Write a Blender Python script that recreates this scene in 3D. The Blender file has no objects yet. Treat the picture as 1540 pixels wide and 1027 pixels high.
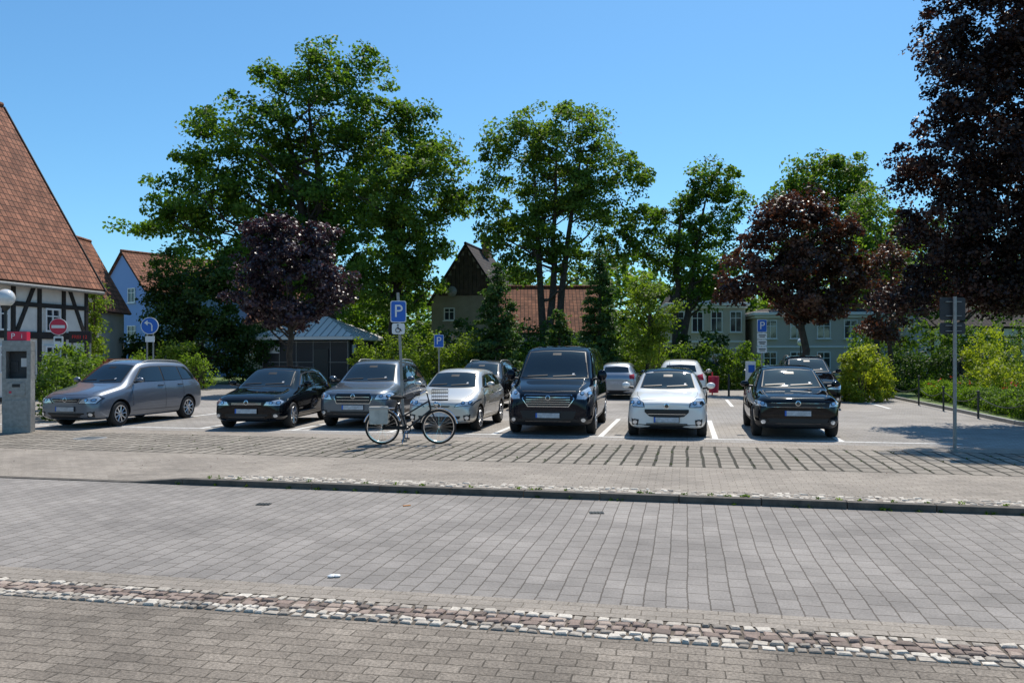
import bpy, bmesh, math, random
import numpy as np
from mathutils import Vector, Matrix
from mathutils.bvhtree import BVHTree
R=math.radians
rng=np.random.default_rng(7); random.seed(7)
sc=bpy.context.scene; COL=sc.collection
sc.view_settings.view_transform='Standard'; sc.view_settings.look='None'; sc.view_settings.exposure=0
ST=R(-12)   # street direction

# ------------------------------------------------------------------ materials
def nmat(name):
    m=bpy.data.materials.new(name); m.use_nodes=True
    nt=m.node_tree; return m,nt,nt.nodes,nt.links,nt.nodes['Principled BSDF']
def mixc(nt,fac,a,b,mode='MIX'):
    n=nt.nodes.new('ShaderNodeMix'); n.data_type='RGBA'; n.blend_type=mode
    for sock,val in ((n.inputs[0],fac),(n.inputs[6],a),(n.inputs[7],b)):
        if isinstance(val,bpy.types.NodeSocket): nt.links.new(val,sock)
        elif isinstance(val,(int,float)): sock.default_value=val
        else: sock.default_value=(*val,1)
    return n.outputs[2]
def noise(nt,vec,scale,detail=3,rough=.6):
    n=nt.nodes.new('ShaderNodeTexNoise'); n.inputs['Scale'].default_value=scale
    n.inputs['Detail'].default_value=detail; n.inputs['Roughness'].default_value=rough
    nt.links.new(vec,n.inputs['Vector']); return n
def ramp(nt,fac,stops):
    r=nt.nodes.new('ShaderNodeValToRGB'); e=r.color_ramp.elements
    while len(e)<len(stops): e.new(.5)
    for i,(p,c) in enumerate(stops): e[i].position=p; e[i].color=(*c,1)
    nt.links.new(fac,r.inputs[0]); return r.outputs[0]
def M(name,c,rough=.6,metal=0,var=.15,nscale=6,bump=0,bscale=40,coat=0,ior=1.5):
    m,nt,N,L,P=nmat(name)
    tc=N.new('ShaderNodeTexCoord').outputs['Object']
    if var>.1:
        n=noise(nt,tc,nscale)
        lo=tuple(x*(1-var) for x in c); hi=tuple(min(1,x*(1+var)) for x in c)
        L.new(ramp(nt,n.outputs['Fac'],[(.3,lo),(.7,hi)]),P.inputs['Base Color'])
    else: P.inputs['Base Color'].default_value=(*c,1)
    P.inputs['Roughness'].default_value=rough; P.inputs['Metallic'].default_value=metal
    P.inputs['IOR'].default_value=ior
    P.inputs['Coat Weight'].default_value=coat; P.inputs['Coat Roughness'].default_value=.03
    if bump:
        b=N.new('ShaderNodeBump'); b.inputs['Strength'].default_value=bump; b.inputs['Distance'].default_value=.01
        n2=noise(nt,tc,bscale); L.new(n2.outputs['Fac'],b.inputs['Height']); L.new(b.outputs[0],P.inputs['Normal'])
    return m
def pavers(name,c1,c2,mort,bw,bh,ms,rot=0,off=.5,distort=.03,dscale=.5,bump=.5,stain=.35,grain=.25,rough=.85,sc_=.7):
    m,nt,N,L,P=nmat(name)
    tc=N.new('ShaderNodeTexCoord').outputs['Object']
    dn=noise(nt,tc,dscale,2)
    sub=N.new('ShaderNodeVectorMath'); sub.operation='SUBTRACT'; L.new(dn.outputs['Color'],sub.inputs[0]); sub.inputs[1].default_value=(.5,.5,.5)
    scl=N.new('ShaderNodeVectorMath'); scl.operation='SCALE'; L.new(sub.outputs[0],scl.inputs[0]); scl.inputs['Scale'].default_value=distort*6
    dn2=noise(nt,tc,14,1)
    sub2=N.new('ShaderNodeVectorMath'); sub2.operation='SUBTRACT'; L.new(dn2.outputs['Color'],sub2.inputs[0]); sub2.inputs[1].default_value=(.5,.5,.5)
    scl2=N.new('ShaderNodeVectorMath'); scl2.operation='SCALE'; L.new(sub2.outputs[0],scl2.inputs[0]); scl2.inputs['Scale'].default_value=.014
    a1=N.new('ShaderNodeVectorMath'); L.new(tc,a1.inputs[0]); L.new(scl.outputs[0],a1.inputs[1])
    add=N.new('ShaderNodeVectorMath'); L.new(a1.outputs[0],add.inputs[0]); L.new(scl2.outputs[0],add.inputs[1])
    mp=N.new('ShaderNodeMapping'); mp.inputs['Rotation'].default_value=(0,0,rot); L.new(add.outputs[0],mp.inputs[0])
    br=N.new('ShaderNodeTexBrick'); L.new(mp.outputs[0],br.inputs['Vector'])
    br.inputs['Scale'].default_value=1; br.inputs['Brick Width'].default_value=bw; br.inputs['Row Height'].default_value=bh
    br.inputs['Mortar Size'].default_value=ms; br.inputs['Mortar Smooth'].default_value=.5; br.offset=off
    br.inputs['Color1'].default_value=(*c1,1); br.inputs['Color2'].default_value=(*c2,1); br.inputs['Mortar'].default_value=(*mort,1)
    st=noise(nt,tc,sc_,5,.72); g=noise(nt,tc,50,3,.75)
    s=ramp(nt,st.outputs['Fac'],[(.3,(1-stain,)*3),(.68,(1+stain*.35,)*3)])
    gr=ramp(nt,g.outputs['Fac'],[(.3,(1-grain,)*3),(.7,(1+grain,)*3)])
    c=mixc(nt,1.0,br.outputs['Color'],s,'MULTIPLY'); c=mixc(nt,1.0,c,gr,'MULTIPLY')
    L.new(c,P.inputs['Base Color']); P.inputs['Roughness'].default_value=rough
    P.inputs['Specular IOR Level'].default_value=.3
    inv=N.new('ShaderNodeMath'); inv.operation='SUBTRACT'; inv.inputs[0].default_value=1; L.new(br.outputs['Fac'],inv.inputs[1])
    ad=N.new('ShaderNodeMath'); ad.operation='MULTIPLY_ADD'; L.new(g.outputs['Fac'],ad.inputs[0]); ad.inputs[1].default_value=.3; L.new(inv.outputs[0],ad.inputs[2])
    b=N.new('ShaderNodeBump'); b.inputs['Strength'].default_value=bump; b.inputs['Distance'].default_value=.012
    L.new(ad.outputs[0],b.inputs['Height']); L.new(b.outputs[0],P.inputs['Normal'])
    return m
def leafmat(name,dark,mid,light,trans=.35,rough=.55,spec=.3,tt=(1.5,1.6,.6)):
    m,nt,N,L,P=nmat(name)
    at=N.new('ShaderNodeAttribute'); at.attribute_name='rnd'
    c=ramp(nt,at.outputs['Fac'],[(0,dark),(.5,mid),(1,light)])
    L.new(c,P.inputs['Base Color']); P.inputs['Roughness'].default_value=rough; P.inputs['Specular IOR Level'].default_value=spec
    tr=N.new('ShaderNodeBsdfTranslucent')
    L.new(mixc(nt,1.0,c,tt,'MULTIPLY'),tr.inputs[0])
    mx=N.new('ShaderNodeMixShader'); mx.inputs[0].default_value=trans
    L.new(P.outputs[0],mx.inputs[1]); L.new(tr.outputs[0],mx.inputs[2])
    L.new(mx.outputs[0],N['Material Output'].inputs['Surface'])
    return m
def stonemat(name,a,b,c):
    m,nt,N,L,P=nmat(name)
    at=N.new('ShaderNodeAttribute'); at.attribute_name='rnd'
    tc=N.new('ShaderNodeTexCoord').outputs['Object']; g=noise(nt,tc,60,3)
    col=ramp(nt,at.outputs['Fac'],[(0,a),(.5,b),(1,c)])
    L.new(mixc(nt,1.0,col,ramp(nt,g.outputs['Fac'],[(.3,(.7,)*3),(.7,(1.15,)*3)]),'MULTIPLY'),P.inputs['Base Color'])
    P.inputs['Roughness'].default_value=.8
    bp=N.new('ShaderNodeBump'); bp.inputs['Strength'].default_value=.6; bp.inputs['Distance'].default_value=.006
    L.new(g.outputs['Fac'],bp.inputs['Height']); L.new(bp.outputs[0],P.inputs['Normal'])
    return m

# ------------------------------------------------------------------ mesh builder
def empty(name,loc=(0,0,0),rz=0):
    e=bpy.data.objects.new(name,None); e.location=loc; e.rotation_euler=(0,0,rz); e.empty_display_size=.3
    COL.objects.link(e); return e
class MB:
    def __init__(s): s.v=[];s.f=[];s.m=[]
    def add(s,v,f,mi=0):
        o=len(s.v); s.v+=[tuple(p) for p in v]; s.f+=[tuple(i+o for i in q) for q in f]; s.m+=[mi]*len(f)
    def box(s,c,d,mi=0,rot=None):
        x,y,z=[k/2 for k in d]
        v=[Vector((a*x,b*y,e*z)) for a in(-1,1) for b in(-1,1) for e in(-1,1)]
        if rot is not None: v=[rot@p for p in v]
        v=[p+Vector(c) for p in v]
        s.add(v,[(0,1,3,2),(4,6,7,5),(0,4,5,1),(2,3,7,6),(0,2,6,4),(1,5,7,3)],mi)
    def tube(s,pts,rad,seg=8,mi=0,closed=False):
        pts=[Vector(p) for p in pts]; n=len(pts)
        if not hasattr(rad,'__len__'): rad=[rad]*n
        rings=[];prev=None
        for i,p in enumerate(pts):
            if closed: t=(pts[(i+1)%n]-pts[i-1])
            else: t=pts[min(i+1,n-1)]-pts[max(i-1,0)]
            if t.length<1e-9: t=Vector((0,0,1))
            t.normalize()
            if prev is None: a=t.orthogonal().normalized()
            else:
                a=prev-t*prev.dot(t)
                a=a.normalized() if a.length>1e-6 else t.orthogonal().normalized()
            prev=a; b=t.cross(a)
            rings.append([p+(a*math.cos(k*2*math.pi/seg)+b*math.sin(k*2*math.pi/seg))*rad[i] for k in range(seg)])
        v=[q for r in rings for q in r]; f=[]
        for i in range(n if closed else n-1):
            j=(i+1)%n
            for k in range(seg): f.append((i*seg+k,i*seg+(k+1)%seg,j*seg+(k+1)%seg,j*seg+k))
        if not closed: f.append(tuple(range(seg-1,-1,-1))); f.append(tuple((n-1)*seg+k for k in range(seg)))
        s.add(v,f,mi)
    def lathe(s,prof,c=(0,0,0),axis='z',seg=24,mi=0):
        v=[];n=len(prof)
        for r,h in prof:
            for k in range(seg):
                a=k*2*math.pi/seg; p=(r*math.cos(a),r*math.sin(a),h)
                if axis=='x': p=(p[2],p[0],p[1])
                if axis=='y': p=(p[0],p[2],p[1])
                v.append((p[0]+c[0],p[1]+c[1],p[2]+c[2]))
        f=[(i*seg+k,i*seg+(k+1)%seg,(i+1)*seg+(k+1)%seg,(i+1)*seg+k) for i in range(n-1) for k in range(seg)]
        s.add(v,f,mi)
    def ell(s,c,r,mi=0,seg=16,rings=10,rot=None):
        v=[];f=[]
        for i in range(rings+1):
            t=math.pi*i/rings
            for k in range(seg):
                a=2*math.pi*k/seg; p=Vector((r[0]*math.sin(t)*math.cos(a),r[1]*math.sin(t)*math.sin(a),r[2]*math.cos(t)))
                if rot is not None: p=rot@p
                v.append(p+Vector(c))
        for i in range(rings):
            for k in range(seg): f.append((i*seg+k,(i+1)*seg+k,(i+1)*seg+(k+1)%seg,i*seg+(k+1)%seg))
        s.add(v,f,mi)
    def prism(s,poly,ext,mi=0):
        n=len(poly); e=Vector(ext); v=[Vector(p) for p in poly]+[Vector(p)+e for p in poly]
        f=[tuple(range(n)),tuple(range(2*n-1,n-1,-1))]+[(i,(i+1)%n,n+(i+1)%n,n+i) for i in range(n)]
        s.add(v,f,mi)
    def build(s,name,parent=None,mats=(),smooth=False,bevel=0,loc=(0,0,0),rot=(0,0,0),fix=True):
        me=bpy.data.meshes.new(name); me.from_pydata(s.v,[],s.f)
        for m in mats: me.materials.append(m)
        me.polygons.foreach_set('material_index',s.m)
        if fix:
            bm=bmesh.new(); bm.from_mesh(me); bmesh.ops.remove_doubles(bm,verts=bm.verts,dist=1e-5)
            bmesh.ops.recalc_face_normals(bm,faces=bm.faces); bm.to_mesh(me); bm.free()
        if smooth:
            me.polygons.foreach_set('use_smooth',[True]*len(me.polygons))
            try: me.set_sharp_from_angle(angle=R(38))
            except Exception: pass
        o=bpy.data.objects.new(name,me); COL.objects.link(o); o.location=loc; o.rotation_euler=rot
        if parent: o.parent=parent
        if bevel:
            b=o.modifiers.new('bevel','BEVEL'); b.width=bevel; b.segments=2; b.limit_method='ANGLE'
        return o
def text(name,parent,body,size,loc,rot,mat,ext=.003):
    c=bpy.data.curves.new(name,'FONT'); c.body=body; c.size=size; c.extrude=ext; c.align_x='CENTER'; c.align_y='CENTER'
    c.materials.append(mat); o=bpy.data.objects.new(name,c); COL.objects.link(o); o.location=loc; o.rotation_euler=rot; o.parent=parent
    return o
def sheet(name,x0,x1,y0,y1,z,mat,rz=ST,thick=0):
    mb=MB(); mb.add([(x0,y0,z),(x1,y0,z),(x1,y1,z),(x0,y1,z)],[(0,1,2,3)])
    return mb.build(name,None,[mat],rot=(0,0,rz),fix=False)
def rawquads(name,V,mat,rnd,parent=None):
    n=len(V)//4; me=bpy.data.meshes.new(name)
    me.vertices.add(n*4); me.vertices.foreach_set('co',V.astype(np.float32).ravel())
    me.loops.add(n*4); me.loops.foreach_set('vertex_index',np.arange(n*4,dtype=np.int32))
    me.polygons.add(n); me.polygons.foreach_set('loop_start',np.arange(0,n*4,4,dtype=np.int32))
    me.update(calc_edges=True)
    a=me.attributes.new('rnd','FLOAT','FACE'); a.data.foreach_set('value',rnd.astype(np.float32))
    me.materials.append(mat); o=bpy.data.objects.new(name,me); COL.objects.link(o)
    if parent: o.parent=parent
    return o

m_road=pavers('road_pavers',(.265,.240,.216),(.315,.285,.257),(.13,.11,.09),.25,.165,.007,rot=R(90),distort=.016,dscale=.35,stain=.33,grain=.22,bump=.5)
m_side=pavers('pavement_slabs',(.30,.260,.216),(.36,.312,.260),(.17,.14,.105),.22,.12,.005,rot=0,distort=.008,stain=.30,grain=.3)
m_near=pavers('footway_slabs',(.205,.172,.138),(.285,.242,.196),(.115,.094,.07),.22,.12,.005,rot=0,distort=.010,stain=.45,grain=.5,bump=.8)
m_grid=pavers('grid_pavers',(.26,.225,.185),(.33,.29,.24),(.040,.036,.022),.42,.26,.030,rot=R(90),off=.0,distort=.018,stain=.35,grain=.28,bump=.9)
m_park=pavers('parking_pavers',(.32,.295,.265),(.37,.34,.31),(.19,.17,.145),.24,.16,.007,rot=0,distort=.01,stain=.33,grain=.24,sc_=.4)
m_grass=M('grass',(.09,.145,.028),.9,var=.5,nscale=3,bump=.8,bscale=60)
m_earth=M('ground',(.16,.14,.11),.95,var=.3,nscale=.6,bump=.5)
m_joint=M('joint_sand',(.12,.098,.075),.95,var=.3,nscale=20)
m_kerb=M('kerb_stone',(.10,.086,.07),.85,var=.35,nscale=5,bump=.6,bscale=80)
m_white=M('white_line_paint',(.72,.71,.68),.7,var=.22,nscale=9)
m_cob_w=stonemat('pale_cobbles',(.22,.185,.15),(.48,.42,.345),(.70,.63,.53))
m_cob_r=stonemat('red_cobbles',(.17,.125,.10),(.28,.20,.16),(.44,.35,.28))
m_bark=M('bark',(.060,.047,.035),.95,var=.4,nscale=5,bump=1,bscale=25)
m_black=M('black_plastic',(.010,.010,.011),.5,var=.05)
m_rub=M('tyre_rubber',(.013,.013,.013),.8,var=.05)
m_alloy=M('alloy',(.55,.56,.58),.3,.85,var=.05)
m_chrome=M('chrome',(.75,.76,.78),.12,1,var=.03)
m_glass=M('car_glass',(.006,.010,.012),.02,0,var=.05,ior=1.75)
m_win=M('window_glass',(.03,.04,.05),.06,0,var=.05,ior=1.9)
m_lens=M('headlight_lens',(.66,.68,.69),.1,.5,var=.3,nscale=40,coat=1)
m_dlens=M('headlight_bezel',(.03,.03,.035),.15,.3,var=.05,coat=1)
m_red=M('tail_light',(.45,.015,.012),.15,0,var=.05,coat=1)
m_orange=M('indicator',(.7,.25,.03),.2)
m_plate=M('number_plate',(.46,.48,.50),.5,var=.25,nscale=14)
m_pblue=M('sign_blue',(.015,.12,.5),.4,var=.06)
m_swhite=M('sign_white',(.75,.75,.74),.45,var=.06)
m_sred=M('sign_red',(.6,.02,.06),.4,var=.08)
m_sback=M('sign_back_grey',(.035,.037,.04),.5,.3,var=.15)
m_steel=M('galvanised_steel',(.28,.275,.26),.5,.4,var=.2,nscale=12)
m_steeld=M('dark_steel',(.04,.043,.04),.5,.3,var=.05)
m_render=M('white_render',(.70,.67,.62),.9,var=.12,nscale=1.5,bump=.3)
m_blue=M('blue_render',(.24,.37,.66),.9,var=.06,nscale=1)
m_beige=M('beige_render',(.50,.45,.37),.9,var=.12,nscale=1)
m_grey=M('grey_render',(.47,.44,.39),.9,var=.1,nscale=1)
m_timber=M('black_timber',(.022,.019,.017),.8,var=.4,nscale=8,bump=.6)
m_oldwood=M('weathered_boards',(.06,.043,.032),.9,var=.5,nscale=3,bump=.8)
m_brick=pavers('brick_wall',(.38,.22,.12),(.48,.30,.17),(.34,.29,.22),.25,.08,.010,distort=0,stain=.3)
m_tile=pavers('clay_roof_tiles',(.24,.092,.052),(.41,.172,.10),(.065,.03,.02),.24,.30,.024,off=0,distort=0,stain=.5,bump=1,grain=.32,sc_=1.5)
m_tiled=pavers('dark_roof_tiles',(.055,.043,.04),(.09,.07,.06),(.02,.02,.02),.24,.3,.02,off=0,distort=0,stain=.3,bump=1)
m_anthr=M('anthracite_panel',(.022,.023,.027),.5,.1,var=.12,nscale=1)
m_zinc=M('zinc_roof',(.78,.76,.70),.6,.0,var=.1)
m_globe=M('lamp_globe',(.7,.7,.68),.2,var=.05,coat=1)

# ------------------------------------------------------------------ ground
g=MB(); g.add([(-700,-700,-.095),(700,-700,-.095),(700,700,-.095),(-700,700,-.095)],[(0,1,2,3)])
g.build('ground',None,[m_earth],fix=False)
sheet('road',-90,90,6.2,10.62,-.08,m_road)
sheet('near_pavement',-90,90,-30,5.45,-.078,m_near)
sheet('gutter_slabs',-90,90,5.9,6.2,-.076,m_side)
sheet('cobble_bedding',-90,90,5.45,5.9,-.082,m_joint)
mb=MB(); ss=[-90]+[ -30+i*1.0 for i in range(22)]+[-8.2,-7.9,-7.6,-7.3,-7.1,-6.8,0,90]; tt=[10.75,11.15,11.6,12.0,12.6,13.4]
for s_ in ss:
    w=min(1,max(0,(-7.1-s_)/.9))
    for t in tt: mb.v.append((s_,t,-.076*w*max(0,1-(t-10.75)/1.8)))
nT=len(tt)
for i in range(len(ss)-1):
    for j in range(nT-1):
        mb.f.append((i*nT+j,(i+1)*nT+j,(i+1)*nT+j+1,i*nT+j+1)); mb.m.append(0)
mb.build('far_pavement',None,[m_side],rot=(0,0,ST),fix=False)
sheet('grid_paver_strip',-90,90,13.4,16.5,0,m_grid)
sheet('parking_apron',-90,90,16.5,17.3,0,m_side)
sheet('parking_area',-90,90,17.3,44,0,m_park)
sheet('park_ground',-700,700,44,700,-.004,m_grass)
lw=MB(); lw.add([(x,y,.006) for x,y in [(15.4,33),(14.2,27),(12.9,21),(12.6,14),(60,10),(80,80),(16.5,80),(16.2,45)]],[tuple(range(8))])
lw.build('lawn',None,[m_grass],fix=False)
lk=MB(); pts=[(16.2,45),(15.4,33),(14.2,27),(12.9,21),(12.6,14)]
for a,b in zip(pts[:-1],pts[1:]):
    a=Vector((*a,0));b=Vector((*b,0)); d=b-a; L_=d.length; n=int(L_); an=math.atan2(d.y,d.x)
    for i in range(n): lk.box(a+d*((i+.5)/n)+Vector((-.06,0,.04)),(L_/n-.01,.09,.12),0,Matrix.Rotation(an,3,'Z'))
lk.build('lawn_edging_kerb',None,[m_steel],bevel=.01)
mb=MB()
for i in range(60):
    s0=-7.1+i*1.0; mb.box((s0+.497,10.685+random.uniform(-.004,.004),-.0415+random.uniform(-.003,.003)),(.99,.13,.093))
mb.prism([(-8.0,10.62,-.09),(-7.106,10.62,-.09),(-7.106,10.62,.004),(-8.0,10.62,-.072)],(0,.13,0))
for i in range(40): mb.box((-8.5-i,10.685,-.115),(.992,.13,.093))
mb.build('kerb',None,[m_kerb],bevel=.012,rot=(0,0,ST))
mb=MB()
def qline(s0,s1,t0,t1,z=.004): mb.add([(s0,t0,z),(s1,t0,z),(s1,t1,z),(s0,t1,z)],[(0,1,2,3)])
qline(-19,5.35,17.86,17.97)
for s in (-13.9,-11.5,-9.1,-6.7,-4.25,-1.85,.58,3.1): qline(s-.06,s+.06,17.97,22.9)
for s in (-11,-8.5,-6,-3.5,-1,1.5,4,6.5): qline(s-.06,s+.06,29,33.5)
mb.build('parking_bay_lines',None,[m_white],rot=(0,0,ST),fix=False)
def stones(name,s0,s1,t0,t1,rows,z,mat,size=.09):
    V=[];rn=[]
    rh=(t1-t0)/rows
    for r in range(rows):
        s=s0+random.random()*.05
        while s<s1:
            w=size*random.uniform(.65,1.4); g_=.008
            h=random.uniform(.006,.02); j=lambda:random.uniform(-.011,.011)
            a=[(s+g_+j(),t0+r*rh+g_+j()),(s+w-g_+j(),t0+r*rh+g_+j()),(s+w-g_+j(),t0+(r+1)*rh-g_+j()),(s+g_+j(),t0+(r+1)*rh-g_+j())]
            cx=sum(p[0] for p in a)/4; cy=sum(p[1] for p in a)/4
            tp=[(cx+(p[0]-cx)*.72,cy+(p[1]-cy)*.72,z+h+j()*.4) for p in a]; bt=[(p[0],p[1],z-.01) for p in a]
            md=[(cx+(p[0]-cx)*.95,cy+(p[1]-cy)*.95,z+h*.55) for p in a]
            c=random.random()
            V+=tp; rn.append(c)
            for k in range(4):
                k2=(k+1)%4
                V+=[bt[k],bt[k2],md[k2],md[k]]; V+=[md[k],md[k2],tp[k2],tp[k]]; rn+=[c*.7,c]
            s+=w
    o=rawquads(name,np.array(V),mat,np.array(rn)); o.rotation_euler=(0,0,ST); return o
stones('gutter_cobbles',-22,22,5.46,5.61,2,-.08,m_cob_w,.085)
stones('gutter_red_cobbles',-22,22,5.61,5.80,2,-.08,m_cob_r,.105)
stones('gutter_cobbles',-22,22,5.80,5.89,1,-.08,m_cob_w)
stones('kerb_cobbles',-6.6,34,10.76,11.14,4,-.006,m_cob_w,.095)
mh=MB(); mh.lathe([(0,.008),(.30,.008),(.33,.004),(.33,0)],(0,0,0),'z',28)
for k in range(6): mh.box((0,-.2+k*.08,.011),(.35,.03,.006))
mh.build('manhole_cover',None,[m_steel],loc=(-9.0,17.6,.0))
for i,(x,y) in enumerate([(-3.1,10.3),(1.0,9.75)]):
    d=MB(); d.box((0,0,.004),(.17,.12,.010))
    for k in range(4): d.box((-.06+k*.04,0,.011),(.015,.09,.006))
    d.build('drain_cover',None,[m_steeld],loc=(x,y,-.08))
p=MB()
for k in range(5): p.ell((random.uniform(-.05,.05),random.uniform(-.03,.03),.012),(.035,.025,.012),0,8,5)
p.build('crumpled_paper',None,[m_swhite],loc=(-1.52,6.95,-.08))
p=MB(); p.box((0,0,.006),(.1,.03,.01),0,Matrix.Rotation(.5,3,'Z')); p.build('litter_stub',None,[m_orange],loc=(-1.3,10.2,-.08),bevel=.003)

# ------------------------------------------------------------------ cars
def car(name,loc,rz,L,H,W,paint,nz=.45,hood=.665,c=.28,a=.45,r=.86,zs0=.64,zb=.18,wr=.68,RW=.32,wy=(.19,.81),style='hatch',lights=None,grille=None,lower=None,fog=True,platez=None,rails=False,trim=False,spokes=5,rimmat=None,tailpts=None,roofmat=None):
    e=empty(name,loc,rz); hw=W/2
    def hz(y): return nz+.05+(hood-nz-.05)*max(0,min(1,(y-.018)/(c-.018)))**.75
    zh=zb/H
    rows=[(0,zh+.06,nz-.07,nz-.01,.74,.58),(.014,zh+.02,nz-.045,nz+.03,.86,.70)]
    for y in (.06,.13,.2):
        if y<c-.03: rows.append((y,zh,hz(y)-.06,hz(y),.94+.05*min(1,y/.15),.79))
    rows+=[(c-.012,zh,hood-.065,hood,1,.80),(c+.02,zh,hood-.06,hood+.035,1,.79)]
    rows+=[(a-.02,zh,zs0-.01,.945,1,wr),(a+.05,zh,zs0,.99,1,wr),((a+r)/2,zh,zs0+.01,1.0,1,wr)]
    if style=='van':
        rows+=[(.9,zh,zs0,.99,.99,wr),(.975,zh+.02,zs0,.975,.98,wr-.01),(.992,zh+.04,zs0-.02,.93,.95,wr-.04),(1,zh+.06,zs0-.04,.88,.90,wr-.08)]
    else:
        rows+=[(r-.04,zh,zs0+.02,.975,.995,wr-.01),(r+.02,zh+.01,zs0+.02,.94,.98,wr-.03),((r+.98)/2,zh+.02,zs0+.02,(.94+zs0+.06)/2+.01,.96,wr-.02),(.975,zh+.03,zs0,zs0+.05,.93,wr),(.992,zh+.05,zs0-.06,zs0-.02,.88,wr-.02),(1,zh+.09,zs0-.12,zs0-.08,.78,wr-.08)]
    V=[];F=[]
    for (y,b,s,t,w,wt) in rows:
        w*=hw; wt*=hw; b*=H; s*=H; t*=H; y*=L; al=min(.07,(t-s)*.25)
        half=[(0,b),(.82*w,b),(.965*w,b+.07),(w,b+.42*(s-b)),(.985*w,b+.78*(s-b)),(.945*w,s),(wt,t-al),(.82*wt,t-.004),(0,t+.018)]
        ring=[half[0]]+half[1:8]+[half[8]]+[(-x,z) for x,z in half[7:0:-1]]
        V+=[(x,y,z) for x,z in ring]
    n=len(rows)
    for i in range(n-1):
        for k in range(16): F.append((i*16+k,i*16+(k+1)%16,(i+1)*16+(k+1)%16,(i+1)*16+k))
    for base in (0,(n-1)*16):
        F.append((base,base+1,base+15)); F.append((base+7,base+8,base+9))
        for k in range(1,7): F.append((base+k,base+k+1,base+15-k,base+16-k))
    me=bpy.data.meshes.new('tmp'); me.from_pydata(V,[],F); me.materials.append(paint); me.materials.append(m_black)
    bm=bmesh.new(); bm.from_mesh(me); bmesh.ops.recalc_face_normals(bm,faces=bm.faces); bm.to_mesh(me); bm.free()
    me.polygons.foreach_set('use_smooth',[True]*len(me.polygons))
    ob=bpy.data.objects.new('tmp',me); COL.objects.link(ob)
    sb=ob.modifiers.new('s','SUBSURF'); sb.levels=2; sb.render_levels=2
    cut=MB()
    for wyy in wy:
        for sgn in (-1,1):
            cut.lathe([(0.0001,-.17),(RW+.055,-.17),(RW+.055,.17),(0.0001,.17)],(sgn*(hw-.08),wyy*L,RW),'x',36,1)
    cu=cut.build('tmpc',None,[paint,m_black])
    bo=ob.modifiers.new('b','BOOLEAN'); bo.operation='DIFFERENCE'; bo.object=cu; bo.solver='EXACT'
    dg=bpy.context.evaluated_depsgraph_get(); dg.update()
    nm=bpy.data.meshes.new_from_object(ob.evaluated_get(dg),depsgraph=dg)
    bpy.data.objects.remove(ob); bpy.data.objects.remove(cu)
    if roofmat: nm.materials.append(roofmat)
    for pl in nm.polygons:
        z=pl.center.z
        if pl.material_index==0 and z<zb+(.17 if trim else .035)*1.0: pl.material_index=1
        if roofmat and pl.material_index==0 and z>.925*H: pl.material_index=len(nm.materials)-1
    nm.polygons.foreach_set('use_smooth',[True]*len(nm.polygons))
    try: nm.set_sharp_from_angle(angle=R(35))
    except Exception: pass
    nm.name='body'; b=bpy.data.objects.new('body',nm); COL.objects.link(b); b.parent=e
    bvh=BVHTree.FromPolygons([v.co.copy() for v in nm.vertices],[tuple(p.vertices) for p in nm.polygons])
    def hit(u,v,view,off):
        if view=='F': o=Vector((u,-3,v)); d=Vector((0,1,0))
        elif view=='B': o=Vector((u,L+3,v)); d=Vector((0,-1,0))
        elif view=='R': o=Vector((3,u,v)); d=Vector((-1,0,0))
        elif view=='L': o=Vector((-3,u,v)); d=Vector((1,0,0))
        elif view=='T': o=Vector((u,v,5)); d=Vector((0,0,-1))
        h,nn,_,_=bvh.ray_cast(o,d)
        if h is None: return None
        if nn.dot(d)>0: nn=-nn
        return h+nn*off
    parts=MB()
    MI=dict(paint=0,black=1,glass=2,lens=3,bez=4,chrome=5,plate=6,red=7,orange=8,blue=9)
    def decal(out,view,mi,off=.006,rings=5,step=.07):
        cx=sum(p[0] for p in out)/len(out); cy=sum(p[1] for p in out)/len(out)
        den=[]
        for i in range(len(out)):
            p,q=out[i],out[(i+1)%len(out)]; d=math.dist(p,q); k=max(1,int(d/step))
            for j in range(k): den.append((p[0]+(q[0]-p[0])*j/k,p[1]+(q[1]-p[1])*j/k))
        last=None; vs=[]; c0=hit(cx,cy,view,off)
        if c0 is None: return
        vs.append(c0); m=len(den)
        for rr in range(1,rings+2):
            sc_=min(1,rr/rings); of=off if rr<=rings else -.012
            for p in den:
                h=hit(cx+(p[0]-cx)*sc_,cy+(p[1]-cy)*sc_,view,of)
                if h is None: h=last if last is not None else c0
                last=h; vs.append(h)
        f=[(0,1+k,1+(k+1)%m) for k in range(m)]
        for rr in range(rings):
            for k in range(m):
                a1=1+rr*m+k; a2=1+rr*m+(k+1)%m; f.append((a1,a1+m,a2+m,a2))
        parts.add(vs,f,MI[mi])
    def sym(out,view,mi,**k):
        decal(out,view,mi,**k); decal([(-p[0],p[1]) for p in out],view,mi,**k)
    def both(out,mi,**k):
        decal(out,'R',mi,**k); decal(out,'L',mi,**k)
    def seam(pl,views,mi='black',w=.009,off=.003):
        den=[]
        for p,q in zip(pl[:-1],pl[1:]):
            k=max(1,int(math.dist(p,q)/.06))
            for j in range(k): den.append((p[0]+(q[0]-p[0])*j/k,p[1]+(q[1]-p[1])*j/k))
        den.append(pl[-1])
        for view in views:
            vs=[];ok=True
            for i,p in enumerate(den):
                q0=den[max(0,i-1)]; q1=den[min(len(den)-1,i+1)]; dx,dy=q1[0]-q0[0],q1[1]-q0[1]; l=math.hypot(dx,dy) or 1
                for sg in(-1,1):
                    h=hit(p[0]-dy/l*w/2*sg,p[1]+dx/l*w/2*sg,view,off)
                    if h is None: ok=False;break
                    vs.append(h)
                if not ok: break
            if ok: parts.add(vs,[(2*i,2*i+1,2*i+3,2*i+2) for i in range(len(den)-1)],MI[mi])
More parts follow.
